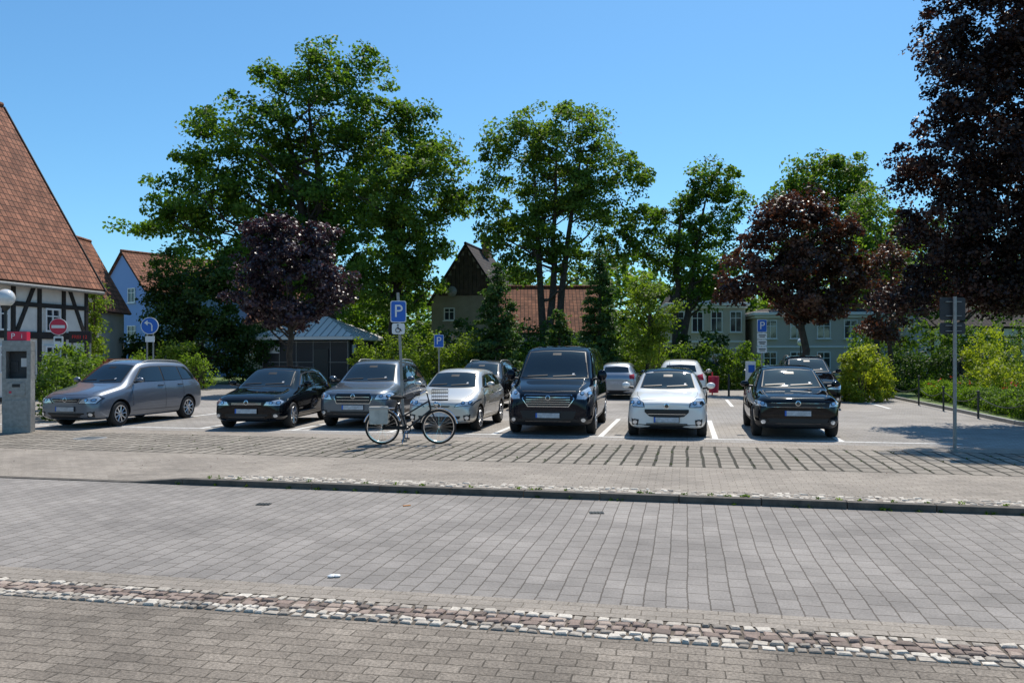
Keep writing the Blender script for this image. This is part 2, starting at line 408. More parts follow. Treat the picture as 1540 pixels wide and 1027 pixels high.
    wb=hood*H+.045; wtp=.925*H
    ws=[(-.71*hw,wb),(-.60*hw,wtp-.01),(-.3*hw,wtp+.015),(0,wtp+.02),(.3*hw,wtp+.015),(.60*hw,wtp-.01),(.71*hw,wb),(.35*hw,wb-.015),(0,wb-.02),(-.35*hw,wb-.015)]
    if style=='van': ws=[(p[0]*1.12,p[1]) for p in ws]
    decal(ws,'F','black',off=.004,rings=7)
    cxs=(wb+wtp)/2
    decal([(p[0]*.965,cxs+(p[1]-cxs)*.95) for p in ws],'F','glass',off=.009,rings=7)
    seam([(-.62*hw,wb+.03),(-.15*hw,wb+.055)],['F'],w=.018,off=.02); seam([(-.02*hw,wb+.03),(.5*hw,wb+.055)],['F'],w=.018,off=.02)
    decal([(-.1,wtp-.09),(-.1,wtp-.04),(.1,wtp-.04),(.1,wtp-.09)],'F','black',off=.012,rings=2)
    decal([(.42*hw,wb+.06),(.42*hw,wb+.1),(.47*hw,wb+.1),(.47*hw,wb+.06)],'F','plate',off=.0125,rings=2)
    zl=(zs0+.045)*H; zt_=.905*H
    A=(c+.055)*L; Bt=(a+.012)*L
    if style=='van':
        out=[(A+.12,zl+.02),(Bt+.05,zt_-.04),(.46*L,zt_),(.46*L,zl)]
        both(out,'glass',off=.006)
        both([(.50*L,zl),(.50*L,zt_),(.70*L,zt_),(.70*L,zl)],'glass',off=.006)
        both([(.72*L,zl),(.72*L,zt_),(.94*L,zt_-.02),(.94*L,zl)],'glass',off=.006)
        seam([(.33*L,.3*H),(.335*L,zl)],['R','L']); seam([(.48*L,.3*H),(.48*L,zt_)],['R','L']); seam([(.71*L,.3*H),(.71*L,zt_)],['R','L']); seam([(.48*L,zl-.12),(.95*L,zl-.12)],['R','L'],w=.02)
    else:
        bq=.60*L; cq=.775*L; dq=(r+.035)*L
        out=[(A+.1,zl),(Bt,zt_-.045),((a+.1)*L,zt_),(.70*L,zt_),((r-.03)*L,zt_-.03),(dq,zl+.12),(dq-.02,zl+.02)]
        both(out,'black',off=.004)
        both([(A+.16,zl+.015),(Bt+.02,zt_-.07),((a+.1)*L,zt_-.025),(bq-.03,zt_-.022),(bq-.03,zl+.015)],'glass',off=.010)
        both([(bq+.03,zl+.018),(bq+.03,zt_-.022),(cq-.05,zt_-.03),(cq-.01,zl+.02)],'glass',off=.010)
        both([(cq+.03,zl+.03),(cq,zt_-.04),((r-.04)*L,zt_-.055),(dq-.05,zl+.12),(dq-.06,zl+.04)],'glass',off=.010)
        seam([((c+.055)*L,.30*H),((c+.05)*L,zl-.02)],['R','L']); seam([(bq,.22*H),(bq,zl)],['R','L']); seam([(cq+.01,.42*H),(cq+.02,zl)],['R','L'])
        seam([((c+.055)*L,.23*H),(bq,.22*H),(cq-.15,.22*H),(cq-.05,.34*H),(cq+.01,.42*H)],['R','L'])
        seam([(wy[0]*L+RW+.07,.375*H),(wy[1]*L-RW-.1,.385*H)],['R','L'],mi='black' if trim else 'paint',w=.03,off=.01)
    rb=(zs0+.10)*H if style!='van' else zl
    rg=[(-.58*hw,rb),(-.52*hw,.87*H),(0,.885*H),(.52*hw,.87*H),(.58*hw,rb)]
    decal(rg,'B','glass',off=.01,rings=6)
    tl=tailpts or [(.62*hw,.56*H),(.60*hw,.66*H),(.80*hw,.69*H),(.84*hw,.56*H)]
    sym(tl,'B','red',off=.014)
    decal([(-.26,.42*H),(-.26,.42*H+.11),(.26,.42*H+.11),(.26,.42*H)],'B','plate',off=.012)
    decal([(-.6*hw,zb+.07),(-.62*hw,zb+.2),(.62*hw,zb+.2),(.6*hw,zb+.07)],'B','black',off=.008)
    seam([(-.66*hw,.055*L),(-.74*hw,.13*L),(-.76*hw,(c-.03)*L)],['T']); seam([(.66*hw,.055*L),(.74*hw,.13*L),(.76*hw,(c-.03)*L)],['T'])
    seam([(-.6*hw,.035*L),(0,.022*L),(.6*hw,.035*L)],['T'])
    N=nz*H
    lights=lights or [(.40*hw,N-.13),(.52*hw,N-.02),(.86*hw,N+.05),(.93*hw,N-.01),(.88*hw,N-.14)]
    sym(lights,'F','bez',off=.008,step=.04)
    lx=sum(p[0] for p in lights)/len(lights); lz=sum(p[1] for p in lights)/len(lights)
    sym([(lx+(p[0]-lx)*.88,lz+(p[1]-lz)*.84) for p in lights],'F','lens',off=.014,step=.04)
    for dx in (-.06,.08):
        sym([(lx+dx+.045*math.cos(t*math.pi/5),lz+.038*math.sin(t*math.pi/5)) for t in range(10)],'F','bez',off=.02,rings=2)
        sym([(lx+dx+.032*math.cos(t*math.pi/5),lz+.026*math.sin(t*math.pi/5)) for t in range(10)],'F','chrome',off=.026,rings=2)
    for gpoly,bars,sur in (grille or []):
        if sur:
            gx=sum(p[0] for p in gpoly)/len(gpoly); gz=sum(p[1] for p in gpoly)/len(gpoly)
            decal([(gx+(p[0]-gx)*1.03,gz+(p[1]-gz)*1.10) for p in gpoly],'F','chrome',off=.008)
        decal(gpoly,'F','black',off=.014)
        z0=min(p[1] for p in gpoly); z1=max(p[1] for p in gpoly); x1=max(p[0] for p in gpoly)
        for k in range(bars):
            z=z0+(z1-z0)*(k+1)/(bars+1); seam([(-x1*.86,z),(x1*.86,z)],['F'],mi='chrome',w=.010,off=.02)
    low=lower or [(-.55*hw,zb+.07),(-.60*hw,zb+.2),(.60*hw,zb+.2),(.55*hw,zb+.07)]
    decal(low,'F','black',off=.008)
    seam([(-.5*hw,zb+.135),(.5*hw,zb+.135)],['F'],mi='bez',w=.02,off=.016)
    if fog:
        sym([(.70*hw,zb+.10),(.68*hw,zb+.22),(.86*hw,zb+.24),(.84*hw,zb+.10)],'F','black',off=.008)
        sym([(.77*hw+.045*math.cos(t*math.pi/5),zb+.165+.04*math.sin(t*math.pi/5)) for t in range(10)],'F','lens',off=.014,rings=2)
    decal([(.055*math.cos(t*math.pi/7),N-.045+.05*math.sin(t*math.pi/7)) for t in range(14)],'F','chrome',off=.026,rings=2)
    decal([(.042*math.cos(t*math.pi/7),N-.045+.037*math.sin(t*math.pi/7)) for t in range(14)],'F','bez',off=.030,rings=2)
    pz=platez or zb+.26
    h=hit(0,pz,'F',0)
    py=(h.y if h else 0)-.02
    pb=MB(); pb.box((0,py,pz),(.54,.014,.125),1); pb.box((.012,py-.006,pz),(.49,.012,.105),0); pb.box((-.25,py-.006,pz),(.035,.012,.105),2)
    pb.build('number_plate',e,[m_plate,m_black,m_pblue],bevel=.003)
    parts.build('trim_and_glazing',e,[paint,m_black,m_glass,m_lens,m_dlens,m_chrome,m_plate,m_red,m_orange,m_pblue],smooth=True,fix=False)
    mm=MB(); my=(c+.085)*L; mz=zl+.045
    msz=(.10,.075,.07) if style!='van' else (.11,.08,.13)
    for sg in(-1,1):
        mm.ell((sg*(hw+.085),my,mz+(.05 if style=='van' else .02)),msz,0,14,10)
        mm.box((sg*(hw+.09),my+.06,mz+(.05 if style=='van' else .02)),(msz[0]*1.35,.02,msz[2]*1.3),2)
        mm.tube([(sg*(hw*.90),my,mz-.04),(sg*(hw+.05),my,mz-.02)],[.03,.025],8,1)
        for hy in ((.56,.75) if style!='van' else (.45,.52)):
            hh=hit(hy*L,zl-.1,'R',.012)
            if hh: mm.box((sg*hh.x,hy*L,zl-.1),(.025,.2,.03),0)
        if rails:
            y0,y1=(a+.06)*L,(r-.03)*L; pts=[]
            for k in range(9):
                yy=y0+(y1-y0)*k/8; hh=hit(wr*hw*.86,yy,'T',0); zz=(hh.z if hh else H)
                pts.append((sg*wr*hw*.86,yy,zz+(0.045 if 0<k<8 else .0)))
            mm.tube(pts,.016,8,3)
    mm.tube([(0,(r-.06)*L,H*.96),(0,(r-.02)*L,H+.13)],[.008,.004],6,1)
    mm.build('mirrors_and_handles',e,[paint,m_black,m_glass,m_steel],smooth=True)
    for i,(sg,wyy) in enumerate([(s_,w_) for s_ in(-1,1) for w_ in wy]):
        w=MB(); T=.205; rr=RW*.66
        w.lathe([(rr,-T/2),(RW-.03,-T/2),(RW-.008,-T/2+.02),(RW,-T/2+.05),(RW,T/2-.05),(RW-.008,T/2-.02),(RW-.03,T/2),(rr,T/2),(rr,-T/2)],(0,0,0),'x',36,0)
        xo=sg*T/2
        w.lathe([(rr+.004,xo*1.03),(rr-.02,xo*1.0),(rr-.025,xo*.4),(.001,xo*.4)],(0,0,0),'x',36,1)
        w.lathe([(rr+.006,xo*1.02),(rr+.004,xo*1.08),(rr-.018,xo*1.05),(rr-.022,xo*.8)],(0,0,0),'x',36,2)
        w.lathe([(.001,xo*1.02),(.055,xo*1.0),(.07,xo*.7)],(0,0,0),'x',20,2)
        for k in range(spokes):
            an=2*math.pi*k/spokes+.3*i
            rm=Matrix.Rotation(an,3,'X')
            for o_ in ((-.022,.022) if spokes<=6 else (0,)):
                p0=rm@Vector((xo*.86,o_,.05)); p1=rm@Vector((xo*.95,o_*1.9,rr-.012))
                w.tube([p0,(p0+p1)/2+Vector((xo*.03,0,0)),p1],[.022,.017,.017],6,2)
        w.build('wheel',e,[m_rub,m_black,rimmat or m_alloy],smooth=True,loc=(sg*(hw-T/2-.02),wyy*L,RW))
    return e
def paintm(name,c,metal=.35,rough=.3,sp=.5,cior=1.5):
    m=M(name,c,rough,metal,var=.05,coat=1); P=m.node_tree.nodes['Principled BSDF']; P.inputs['Specular IOR Level'].default_value=sp; P.inputs['Coat IOR'].default_value=cior; return m
pt_black=paintm('black_paint',(.004,.0045,.006),0,.5,.0,1.42); pt_dark=paintm('anthracite_paint',(.014,.016,.022),.2,.4,.1,1.45); pt_van=paintm('midnight_paint',(.004,.006,.012),0,.5,.0,1.38)
pt_white=paintm('white_paint',(.78,.765,.72),0,.35); pt_silver=paintm('champagne_silver_paint',(.60,.57,.51),.5,.35); pt_grey=paintm('grey_paint',(.10,.115,.135),.5,.35,.3); pt_blueg=paintm('blue_grey_paint',(.15,.17,.205),.55,.35,.3)
pt_slv=paintm('silver_paint',(.42,.44,.46),.7)
car('parked_minivan',(-10.75,19.85,0),R(-14),4.32,1.63,1.74,pt_blueg,nz=.45,hood=.635,c=.25,a=.42,r=.89,zs0=.61,RW=.315,wy=(.20,.825),rails=True,spokes=9,
    grille=[([(-.34,.63),(-.40,.72),(.40,.72),(.34,.63)],1,True)],platez=.47)
car('parked_hatchback',(-6.25,19.4,0),R(-5),4.2,1.47,1.78,pt_black,nz=.47,hood=.65,c=.27,a=.45,r=.87,zs0=.63,RW=.315,
    grille=[([(-.40,.585),(-.42,.655),(.42,.655),(.40,.585)],2,False)],platez=.45,lights=[(.40,.58),(.46,.67),(.76,.72),(.83,.67),(.78,.57)])
car('parked_suv',(-3.8,19.7,0),R(-6),4.65,1.65,1.89,pt_grey,nz=.50,hood=.645,c=.27,a=.44,r=.88,zs0=.62,zb=.23,RW=.36,rails=True,trim=True,
    grille=[([(-.40,.62),(-.46,.76),(-.40,.84),(.40,.84),(.46,.76),(.40,.62)],2,True)],platez=.52,lights=[(.50,.70),(.56,.82),(.84,.88),(.90,.82),(.84,.70)])
car('parked_hatchback',(-1.67,18.85,0),R(-11),3.83,1.43,1.66,pt_silver,nz=.46,hood=.67,c=.27,a=.44,r=.86,zs0=.65,RW=.29,wr=.70,
    grille=[([(-.22,.58),(-.26,.61),(.26,.61),(.22,.58)],0,False)],platez=.42,lights=[(.34,.58),(.42,.66),(.74,.76),(.80,.74),(.74,.62)])
car('parked_van',(.78,17.95,0),R(-10.5),4.97,2.0,1.98,pt_van,nz=.44,hood=.60,c=.19,a=.36,r=.95,zs0=.56,zb=.2,wr=.80,RW=.345,wy=(.185,.80),style='van',trim=True,rails=False,spokes=10,
    grille=[([(-.44,.66),(-.56,.82),(-.50,.90),(.50,.90),(.56,.82),(.44,.66)],4,True)],platez=.46,lights=[(.60,.80),(.62,.92),(.84,1.07),(.93,1.10),(.93,.90),(.80,.78)],
    lower=[(-.50,.26),(-.62,.56),(.62,.56),(.50,.26)])
car('parked_small_car',(3.28,17.5,0),R(-12),3.7,1.47,1.72,pt_white,nz=.50,hood=.67,c=.25,a=.42,r=.88,zs0=.65,RW=.32,spokes=5,roofmat=pt_black,
    grille=[([(-.36,.47),(-.46,.56),(-.46,.62),(.46,.62),(.46,.56),(.36,.47),(0,.42)],1,False)],platez=.40,lights=[(.46,.66),(.48,.75),(.62,.84),(.78,.83),(.80,.74),(.70,.66)],
    lower=[(-.55,.22),(-.6,.30),(.6,.30),(.55,.22)])
car('parked_crossover',(6.0,17.3,0),R(-12),4.15,1.54,1.80,pt_black,nz=.52,hood=.66,c=.26,a=.44,r=.87,zs0=.64,zb=.2,RW=.34,trim=True,
    grille=[([(-.62,.68),(-.66,.76),(.66,.76),(.62,.68)],0,True)],platez=.55,lights=[(.60,.68),(.62,.76),(.84,.82),(.88,.78),(.84,.69)],lower=[(-.5,.26),(-.62,.44),(.62,.44),(.5,.26)],rimmat=m_black)
car('parked_estate_car',(-1.35,25.8,0),R(-11),4.5,1.58,1.8,pt_dark,rails=True,r=.92,spokes=7)
car('parked_suv',(.75,26.2,0),R(-11),4.5,1.8,1.85,pt_black,spokes=7,zs0=.62)
car('parked_hatchback',(4.9,36.2,0),R(180-12),4.0,1.46,1.7,pt_slv,spokes=7)
car('parked_hatchback',(6.7,32.6,0),R(180-12),4.3,1.60,1.84,pt_white,spokes=7)
car('parked_suv',(9.75,26.6,0),R(-12),4.5,1.74,1.86,pt_black,spokes=7,zs0=.62,rails=True)
car('parked_hatchback',(11.4,44,0),R(60),4.1,1.46,1.74,pt_slv,spokes=7)
car('parked_hatchback',(14.2,46,0),R(70),4.2,1.46,1.74,pt_grey,spokes=7)

# ------------------------------------------------------------------ trees
def leaf_quads(C,Nrm,size):
    n=len(C); t=rng.normal(size=(n,3)); t-=Nrm*np.sum(t*Nrm,1)[:,None]; t/=np.linalg.norm(t,axis=1)[:,None]+1e-9
    b=np.cross(Nrm,t); s=size*rng.uniform(.6,1.3,(n,1)); L_=t*s*.5; W_=b*s*.36
    fold=Nrm*s*.10
    return np.stack([C-L_,C+W_+fold,C+L_-fold*.5,C-W_+fold],1).reshape(-1,3)
def foliage(name,clusters,rad,nl,size,mat,parent,flat=.6,center=None,up=.4,zmin=.04,rads=None):
    clusters=np.array(clusters); m=len(clusters)
    rads=rad*rng.uniform(.5,1.3,m) if rads is None else rads
    idx=np.repeat(np.arange(m),nl); n=len(idx)
    d=rng.normal(size=(n,3)); d/=np.linalg.norm(d,axis=1)[:,None]; rr=rng.uniform(0,1,n)**.5
    off=d*(rr*rads[idx])[:,None]; off[:,2]*=flat
    off[:,2]-=.22*(off[:,0]**2+off[:,1]**2)/np.maximum(rads[idx],.1)
    C=clusters[idx]+off; C[:,2]=np.maximum(C[:,2],zmin)
    ctr=clusters.mean(0) if center is None else np.array(center)
    outw=C-ctr; outw/=np.linalg.norm(outw,axis=1)[:,None]+1e-6
    Nn=outw*.45+np.array([0,0,up])+rng.normal(size=(n,3))*.55; Nn/=np.linalg.norm(Nn,axis=1)[:,None]
    rnd=np.clip(.5+.22*rng.normal(size=m)[idx]+.17*rng.normal(size=n),0,1)
    return rawquads(name,leaf_quads(C,Nn,size),mat,rnd,parent)
def limb(mb,p0,p1,r0,r1,k=6,sag=.15,j=.12):
    p0=Vector(p0);p1=Vector(p1);d=p1-p0;L_=d.length; pts=[];rs=[]
    for i in range(k+1):
        f=i/k; q=p0+d*f; q.z+=math.sin(f*math.pi)*L_*-sag*.5*(1-f)
        if 0<i<k: q+=Vector((random.uniform(-1,1),random.uniform(-1,1),random.uniform(-1,1)))*L_*j*.3
        pts.append(q); rs.append(r0+(r1-r0)*f**.8)
    mb.tube(pts,rs,7)
    return pts
def tree(name,base,lumps,lm,tr,fork,leaf=.18,dens=1.0,cr=.85,nl=80,stems=1,nlimb=34,lean=0,out=.2):
    bx,by=base; e=empty(name,(0,0,0)); cl=[]
    for lp in lumps:
        x,z,rx,rz=lp[:4]; ry=lp[5] if len(lp)>5 else (rx*.9+.3); yo=lp[4] if len(lp)>4 else random.uniform(-.3,.3)*rx
        area=4*math.pi*((rx*ry)**1.6/3+(rx*rz)**1.6/3+(ry*rz)**1.6/3)**(1/1.6)
        n=max(4,int(dens*area/(cr*cr*2.6)))
        for _ in range(n):
            d=Vector((random.gauss(0,1),random.gauss(0,1),random.gauss(0,1))).normalized(); f=random.uniform(.2,1)**.6*random.uniform(.85,1.08)
            if random.random()<out: f*=random.uniform(1.08,1.28)
            cl.append((x+d.x*rx*f,by+yo+d.y*ry*f,z+d.z*rz*f))
    ctr=np.array(cl).mean(0)
    foliage('foliage',cl,cr,nl,leaf,lm,e,center=ctr)
    mb=MB(); top=max(c[2] for c in cl)
    for s in range(stems):
        off=(s-(stems-1)/2); tx=ctr[0]+off*1.2; pts=[];rs=[]
        for i in range(9):
            f=i/8; z=f*(top*.86); pts.append((bx+off*tr*1.4+(tx-bx)*f**1.5+random.uniform(-.1,.1)*(i>0),by+random.uniform(-.1,.1)*(i>0),z)); rs.append(tr*(1.25 if i==0 else 1)*(1-f)**.8+.03)
        mb.tube(pts,rs,10)
        cands=random.sample(cl,min(len(cl),nlimb//stems))
        for cc in cands:
            z0=max(fork,min(top*.8,cc[2]-.55*math.hypot(cc[0]-bx,cc[1]-by)-.3)); f=z0/(top*.86); k=min(7,int(f*8)); g=f*8-k
            a=Vector(pts[k]).lerp(Vector(pts[k+1]),min(1,g)); rt=rs[k]*.5
            q=limb(mb,a,cc,rt,.02)
            for _ in range(2):
                m_=q[random.randint(2,5)]; nb=min(random.sample(cl,min(12,len(cl))),key=lambda c:(Vector(c)-m_).length); limb(mb,m_,nb,rt*.35,.012,4)
    mb.build('trunk_and_limbs',e,[m_bark],smooth=True,fix=False)
    return e
L_green=leafmat('linden_leaves',(.042,.082,.011),(.085,.155,.020),(.155,.235,.034),.5)
L_mid=leafmat('maple_leaves',(.055,.100,.014),(.108,.178,.026),(.185,.26,.045),.5)
L_dark=leafmat('dark_leaves',(.020,.044,.010),(.045,.088,.018),(.08,.14,.028),.4)
L_con=leafmat('conifer_needles',(.03,.07,.02),(.06,.12,.035),(.11,.18,.045),.35)
L_light=leafmat('bright_leaves',(.08,.13,.016),(.14,.205,.026),(.22,.29,.04),.5)
L_yel=leafmat('golden_leaves',(.14,.18,.02),(.26,.30,.03),(.38,.40,.06),.5)
L_pur=leafmat('purple_leaves',(.018,.010,.014),(.045,.026,.034),(.13,.09,.105),.2,.4,.6,(1.4,.8,.8))
L_cop=leafmat('copper_leaves',(.030,.016,.011),(.082,.040,.027),(.18,.095,.06),.3,.45,.5,(1.5,.9,.6))
L_bee=leafmat('beech_leaves',(.010,.0065,.006),(.025,.013,.010),(.08,.040,.027),.25,.45,.4,(1.7,.9,.6))
L_red=leafmat('red_petals',(.35,.02,.03),(.5,.04,.05),(.6,.12,.1),.3)
tree('linden_tree',(-12.4,55.8),[(-12.4,18.4,4.2,3.2),(-17.6,16.0,3.7,3.0),(-8.8,16.6,3.3,3.0),(-12.8,14.2,4.4,3.3),(-14.4,11.4,6.2,3.4),(-20.4,11.9,3.4,1.7),(-22.4,10.8,3.0,.9),(-25.2,10.5,1.5,.4),(-19.6,8.0,3.8,2.6),(-12.6,7.4,5,2.8),(-10.2,21.0,1.6,1.5),(-13.0,21.5,1.8,1.4),(-15.8,20.4,1.8,1.3),(-21.0,14.6,1.8,1.2),(-20.4,17.0,1.2,.9),(-6.6,18.4,1.3,1.1),(-6.2,15.6,1.6,1.4)],L_green,.5,4.5,.28,1.08,1.05,95,2,44)
tree('linden_tree',(-7.6,52),[(-6.1,11.6,2.9,3.0),(-4.4,14.2,1.7,1.5),(-3.7,11.4,1.3,1.9),(-7.4,6.9,3.2,2.8),(-5.6,8.2,2.0,2.4),(-8,11.5,3,3)],L_mid,.38,4,.25,1.15,.92,94,1,26)
tree('ash_tree',(2.3,49.6),[(3.7,15.6,2.4,1.2),(1.2,15.2,1.9,1.2),(-.7,14.2,1.5,1.4),(6.0,13.3,2.1,1.7),(2.4,13.4,3.0,1.6),(2.6,11.6,3.2,1.6),(-1,11.4,1.5,1.7),(5.2,10.6,2.3,1.6),(1.2,9.2,2.6,1.6),(-1.1,8.8,1.3,1.1),(3.9,7.4,2.0,1.5),(7.5,12.4,1.0,.9),(6.2,8.2,1.3,1.1),(.4,6.8,1.4,1.1)],L_mid,.26,4,.21,1.12,.75,74,3,42,out=.3)
tree('maple_tree',(10,49.6),[(11.8,12.0,1.8,1.3),(13.2,10.9,1.1,1.2),(10.6,10.8,1.2,1.0),(11.6,9.5,2.0,1.3),(8.4,9.8,1.4,1.0),(9.4,7.9,2.0,1.2),(12.3,7.4,1.9,1.7),(11.0,5.8,1.8,1.2),(7.2,8.8,1.1,.8)],L_green,.24,3.5,.21,1.2,.72,78,2,28,out=.3)
tree('maple_tree',(24,62),[(23.4,15,3.0,1.6),(25.9,12.8,2.3,2.4),(21.4,13.2,1.8,1.9),(26.5,9.2,2.4,3),(22.5,9.5,3,2.5),(28.8,10.5,1.5,2.2)],L_mid,.4,4,.3,1.4,1.0,90,1,20)
tree('copper_plum_tree',(13.2,37.2),[(12.7,8.3,1.5,.95),(14.3,7.3,1.4,1.1),(11.6,7.2,1.25,1.0),(10.5,5.5,1.3,1.0),(13.2,5.6,2.0,1.6),(15.3,5.4,1.1,1.3),(13.5,4.0,1.9,.8),(9.9,4.6,.7,.5)],L_cop,.17,2.0,.17,1.25,.5,78,1,28,out=.3)
tree('purple_plum_tree',(-10.05,37.2),[(-10.5,7.5,1.2,.7),(-11.6,6.8,.9,1.0),(-8.7,6.9,1.0,.9),(-9.9,5.8,1.9,1.3),(-11.6,4.8,1.2,1.1),(-8.1,4.8,1.1,1.1),(-10.1,3.7,2.0,.6)],L_pur,.13,2.0,.16,1.15,.48,82,1,28,out=.35)
S=.78; bl=[(16.6,15.6,2.9,2.2),(15.8,12.6,2.2,1.7),(14.9,10.5,1.5,1.5),(17.3,10.6,2.3,2),(14.5,8.2,1.6,1.3),(16.8,8,2.2,2),(14.6,6.1,1.6,1.2),(16.9,5.5,2,1.8),(14.4,4.7,1.3,.8),(16.5,3.9,2.1,.7),(13.2,3.7,1.0,.4),(20,9,2.8,4),(19.6,4.6,2.5,1.2),(20,14,3,3),(13.9,15.4,1.2,1.4)]
tree('copper_beech_tree',(14.2,21.4),[(x*S,1.8+(z-1.8)*S,rx*S,rz*S) for x,z,rx,rz in bl],L_bee,.36,3,.11,1.6,.48,108,1,32,out=.3)
tree('acacia_tree',(19.5,44),[(18.6,9.6,1.4,1.0),(19.8,7.6,1.8,1.6),(18.2,6.2,1.4,1.0),(20.8,5.4,2.0,1.4)],L_mid,.15,2.5,.18,1.1,.7,65,1,20)
tree('maple_tree',(26,50),[(25,5.5,2.6,2.0),(28,6.5,2.6,2.4),(31,5.5,2.6,2.2),(27,9,2.5,2)],L_dark,.2,2.0,.24,1.1,.9,75,1,16)
tree('copper_plum_tree',(17.4,38),[(17.2,3.3,1.2,1.3),(18.2,4.9,1.3,1.0),(17.2,6.2,.9,.8)],L_cop,.1,1.2,.15,1.2,.5,65,1,12)
tree('birch_tree',(-18.9,37.2),[(-18.9,4.9,.36,.7),(-18.9,3.8,.55,.8),(-18.8,2.6,.7,.8)],L_light,.07,1,.13,1.2,.38,55,1,12)
tree('cypress_tree',(-19.8,49),[(-20.6,6.1,1.2,1.9),(-20.0,3.8,1.9,2.2),(-18.2,4.8,2.0,2.4),(-17.0,3.2,1.4,1.9),(-16.9,6.2,1.3,1.5)],L_dark,.2,1,.2,1.45,.8,90,1,14)
tree('willow_tree',(6.1,37.2),[(6.1,4.5,.95,.9),(5.9,3.1,1.2,1.1),(6.9,3.6,.8,.8),(6.0,1.8,1.1,.7)],L_light,.09,1,.12,1.0,.45,75,1,18,out=.3)
def conifer(name,x,y,h,r,lm,leaf=.14):
    e=empty(name); cl=[]; z=.5
    while z<h:
        f=1-z/h; rad=r*(f**.8)+.08; n=max(2,int(rad*15))
        for k in range(n):
            a=random.uniform(0,6.28); q=rad*random.uniform(.3,1.15); cl.append((x+q*math.cos(a),y+q*math.sin(a),z-q*.12+random.uniform(-.1,.1)))
        z+=.24
    foliage('needles',cl,.34,52,leaf,lm,e,flat=.4,center=(x,y,h*.2))
    mb=MB(); mb.tube([(x,y,0),(x,y,h*.5),(x,y,h*.98)],[.11,.07,.015],8)
    for c in cl[::4]: limb(mb,(x,y,c[2]-.05),c,.025,.008,3)
    mb.build('trunk',e,[m_bark],fix=False)
conifer('spruce_tree',-.65,37.2,5.8,1.6,L_con); conifer('spruce_tree',4.0,37.6,6.6,1.25,L_con); conifer('spruce_tree',2.3,40,4.0,1.0,L_con)
def shrub(name,lumps,lm,leaf=.09,cr=.3,nl=60,dens=1.3):
    e=empty(name); cl=[]
    for (x,y,z,rx,ry,rz) in lumps:
        n=max(5,int(dens*4*math.pi*(rx*ry+rx*rz+ry*rz)/3/(cr*cr*2.6)))
        for _ in range(n):
            d=Vector((random.gauss(0,1),random.gauss(0,1),random.gauss(0,1))).normalized(); f=random.uniform(.5,1.1)
            if random.random()<.15: f*=1.2
            cl.append((x+d.x*rx*f,y+d.y*ry*f,max(.08,z+d.z*rz*f)))
    foliage('leaves',cl,cr,nl,leaf,lm,e,flat=.8)
    mb=MB()
    for (x,y,z,rx,ry,rz) in lumps:
        for k in range(4): mb.tube([(x+random.uniform(-.1,.1),y,0),(x+random.uniform(-1,1)*rx*.7,y+random.uniform(-1,1)*ry*.7,z+rz*.4)],[.02,.008],5)
    mb.build('stems',e,[m_bark],fix=False)
shrub('shrub',[(-12.3,22.4,.75,.65,.6,.85),(-12.9,24,.9,.8,.8,1.0),(-14.2,27,1.0,.8,.8,1.1)],L_mid,.085,.24,60)
shrub('golden_shrub',[(13.2,31,.95,.95,.8,1.05),(14.0,31.6,.65,.7,.6,.65),(12.6,31.3,.5,.6,.5,.5),(13.0,31,1.6,.6,.5,.5)],L_yel,.10,.27,60)
shrub('hedge',[(-6.6+i*.75,37.5+random.uniform(-.2,.2),1.35,.7,.7,random.uniform(1.1,1.6)) for i in range(8)],L_light,.12,.38,60,1.2)
shrub('shrub',[(-17.4,43,1.3,1.2,1.1,1.3)],L_light,.14,.45,55)
shrub('garden_shrubs',[(-24+i*1.7,50+random.uniform(-.8,.8),1.7,1.3,1.1,random.uniform(1.5,2.3)) for i in range(6)]+[(-15.6,54,2,1.2,1,2.4),(-8.0,55,2,1.3,1,2.4),(-6.2,50,1.6,1.1,1,1.9)],L_dark,.2,.6,60,1.3)
shrub('shrub',[(-7.0,44,.9,.8,.8,.9),(-5.9,43.5,1.1,.8,.8,1.1)],L_mid,.12,.4,50)
shrub('hedge',[(0+i*.8,42,1.1,.7,.7,random.uniform(1.0,1.6)) for i in range(16)],L_mid,.14,.42,55,1.2)
shrub('garden_shrubs',[(-4+i*1.5,46,1.7,1.1,1,random.uniform(1.3,2.2)) for i in range(5)]+[(3.2+i*1.6,46.5,1.5,1.1,1,random.uniform(1.2,2.4)) for i in range(6)],L_dark,.2,.6,55,1.2)
hp=[(17.0,35),(16.0,31.5),(15.2,28),(14.4,25),(13.7,22.3),(13.4,19.5)]
hl=[]
for a,b in zip(hp[:-1],hp[1:]):
    for k in range(6): f=k/6; hl.append((a[0]+(b[0]-a[0])*f+.5,a[1]+(b[1]-a[1])*f,.35,.45,.45,.34))
shrub('low_box_hedge',hl,L_mid,.06,.2,65,1.3)
shrub('low_box_hedge',[(17.5+i*.7,34+i*.3,.4,.45,.45,.38) for i in range(16)],L_mid,.09,.27,50,1.2)
shrub('golden_shrub',[(19.5,33,1.2,.8,.8,1.0),(20.6,36,1.6,.9,.8,1.2),(17.3,29,.9,.7,.7,.8)],L_yel,.10,.3,50)
cl=[(random.uniform(15.8,19.5),random.uniform(24,33),random.uniform(.5,1.0)) for _ in range(60)]
foliage('red_flowers',cl,.14,8,.06,L_red,None); foliage('flower_border_plants',[(x,y,z*.6) for x,y,z in cl]+[(x+.2,y+.2,.2) for x,y,z in cl],.32,45,.08,L_mid,None)
shrub('shrub',[(18.5+i*1.3,39+random.uniform(-1,1),.9,1.1,1,random.uniform(.7,1.4)) for i in range(9)],L_dark,.12,.4,55)
shrub('shrub',[(20+i*1.9,45+random.uniform(-1,1),1.5,1.3,1.2,random.uniform(1.2,2.2)) for i in range(9)],L_mid,.16,.5,55)
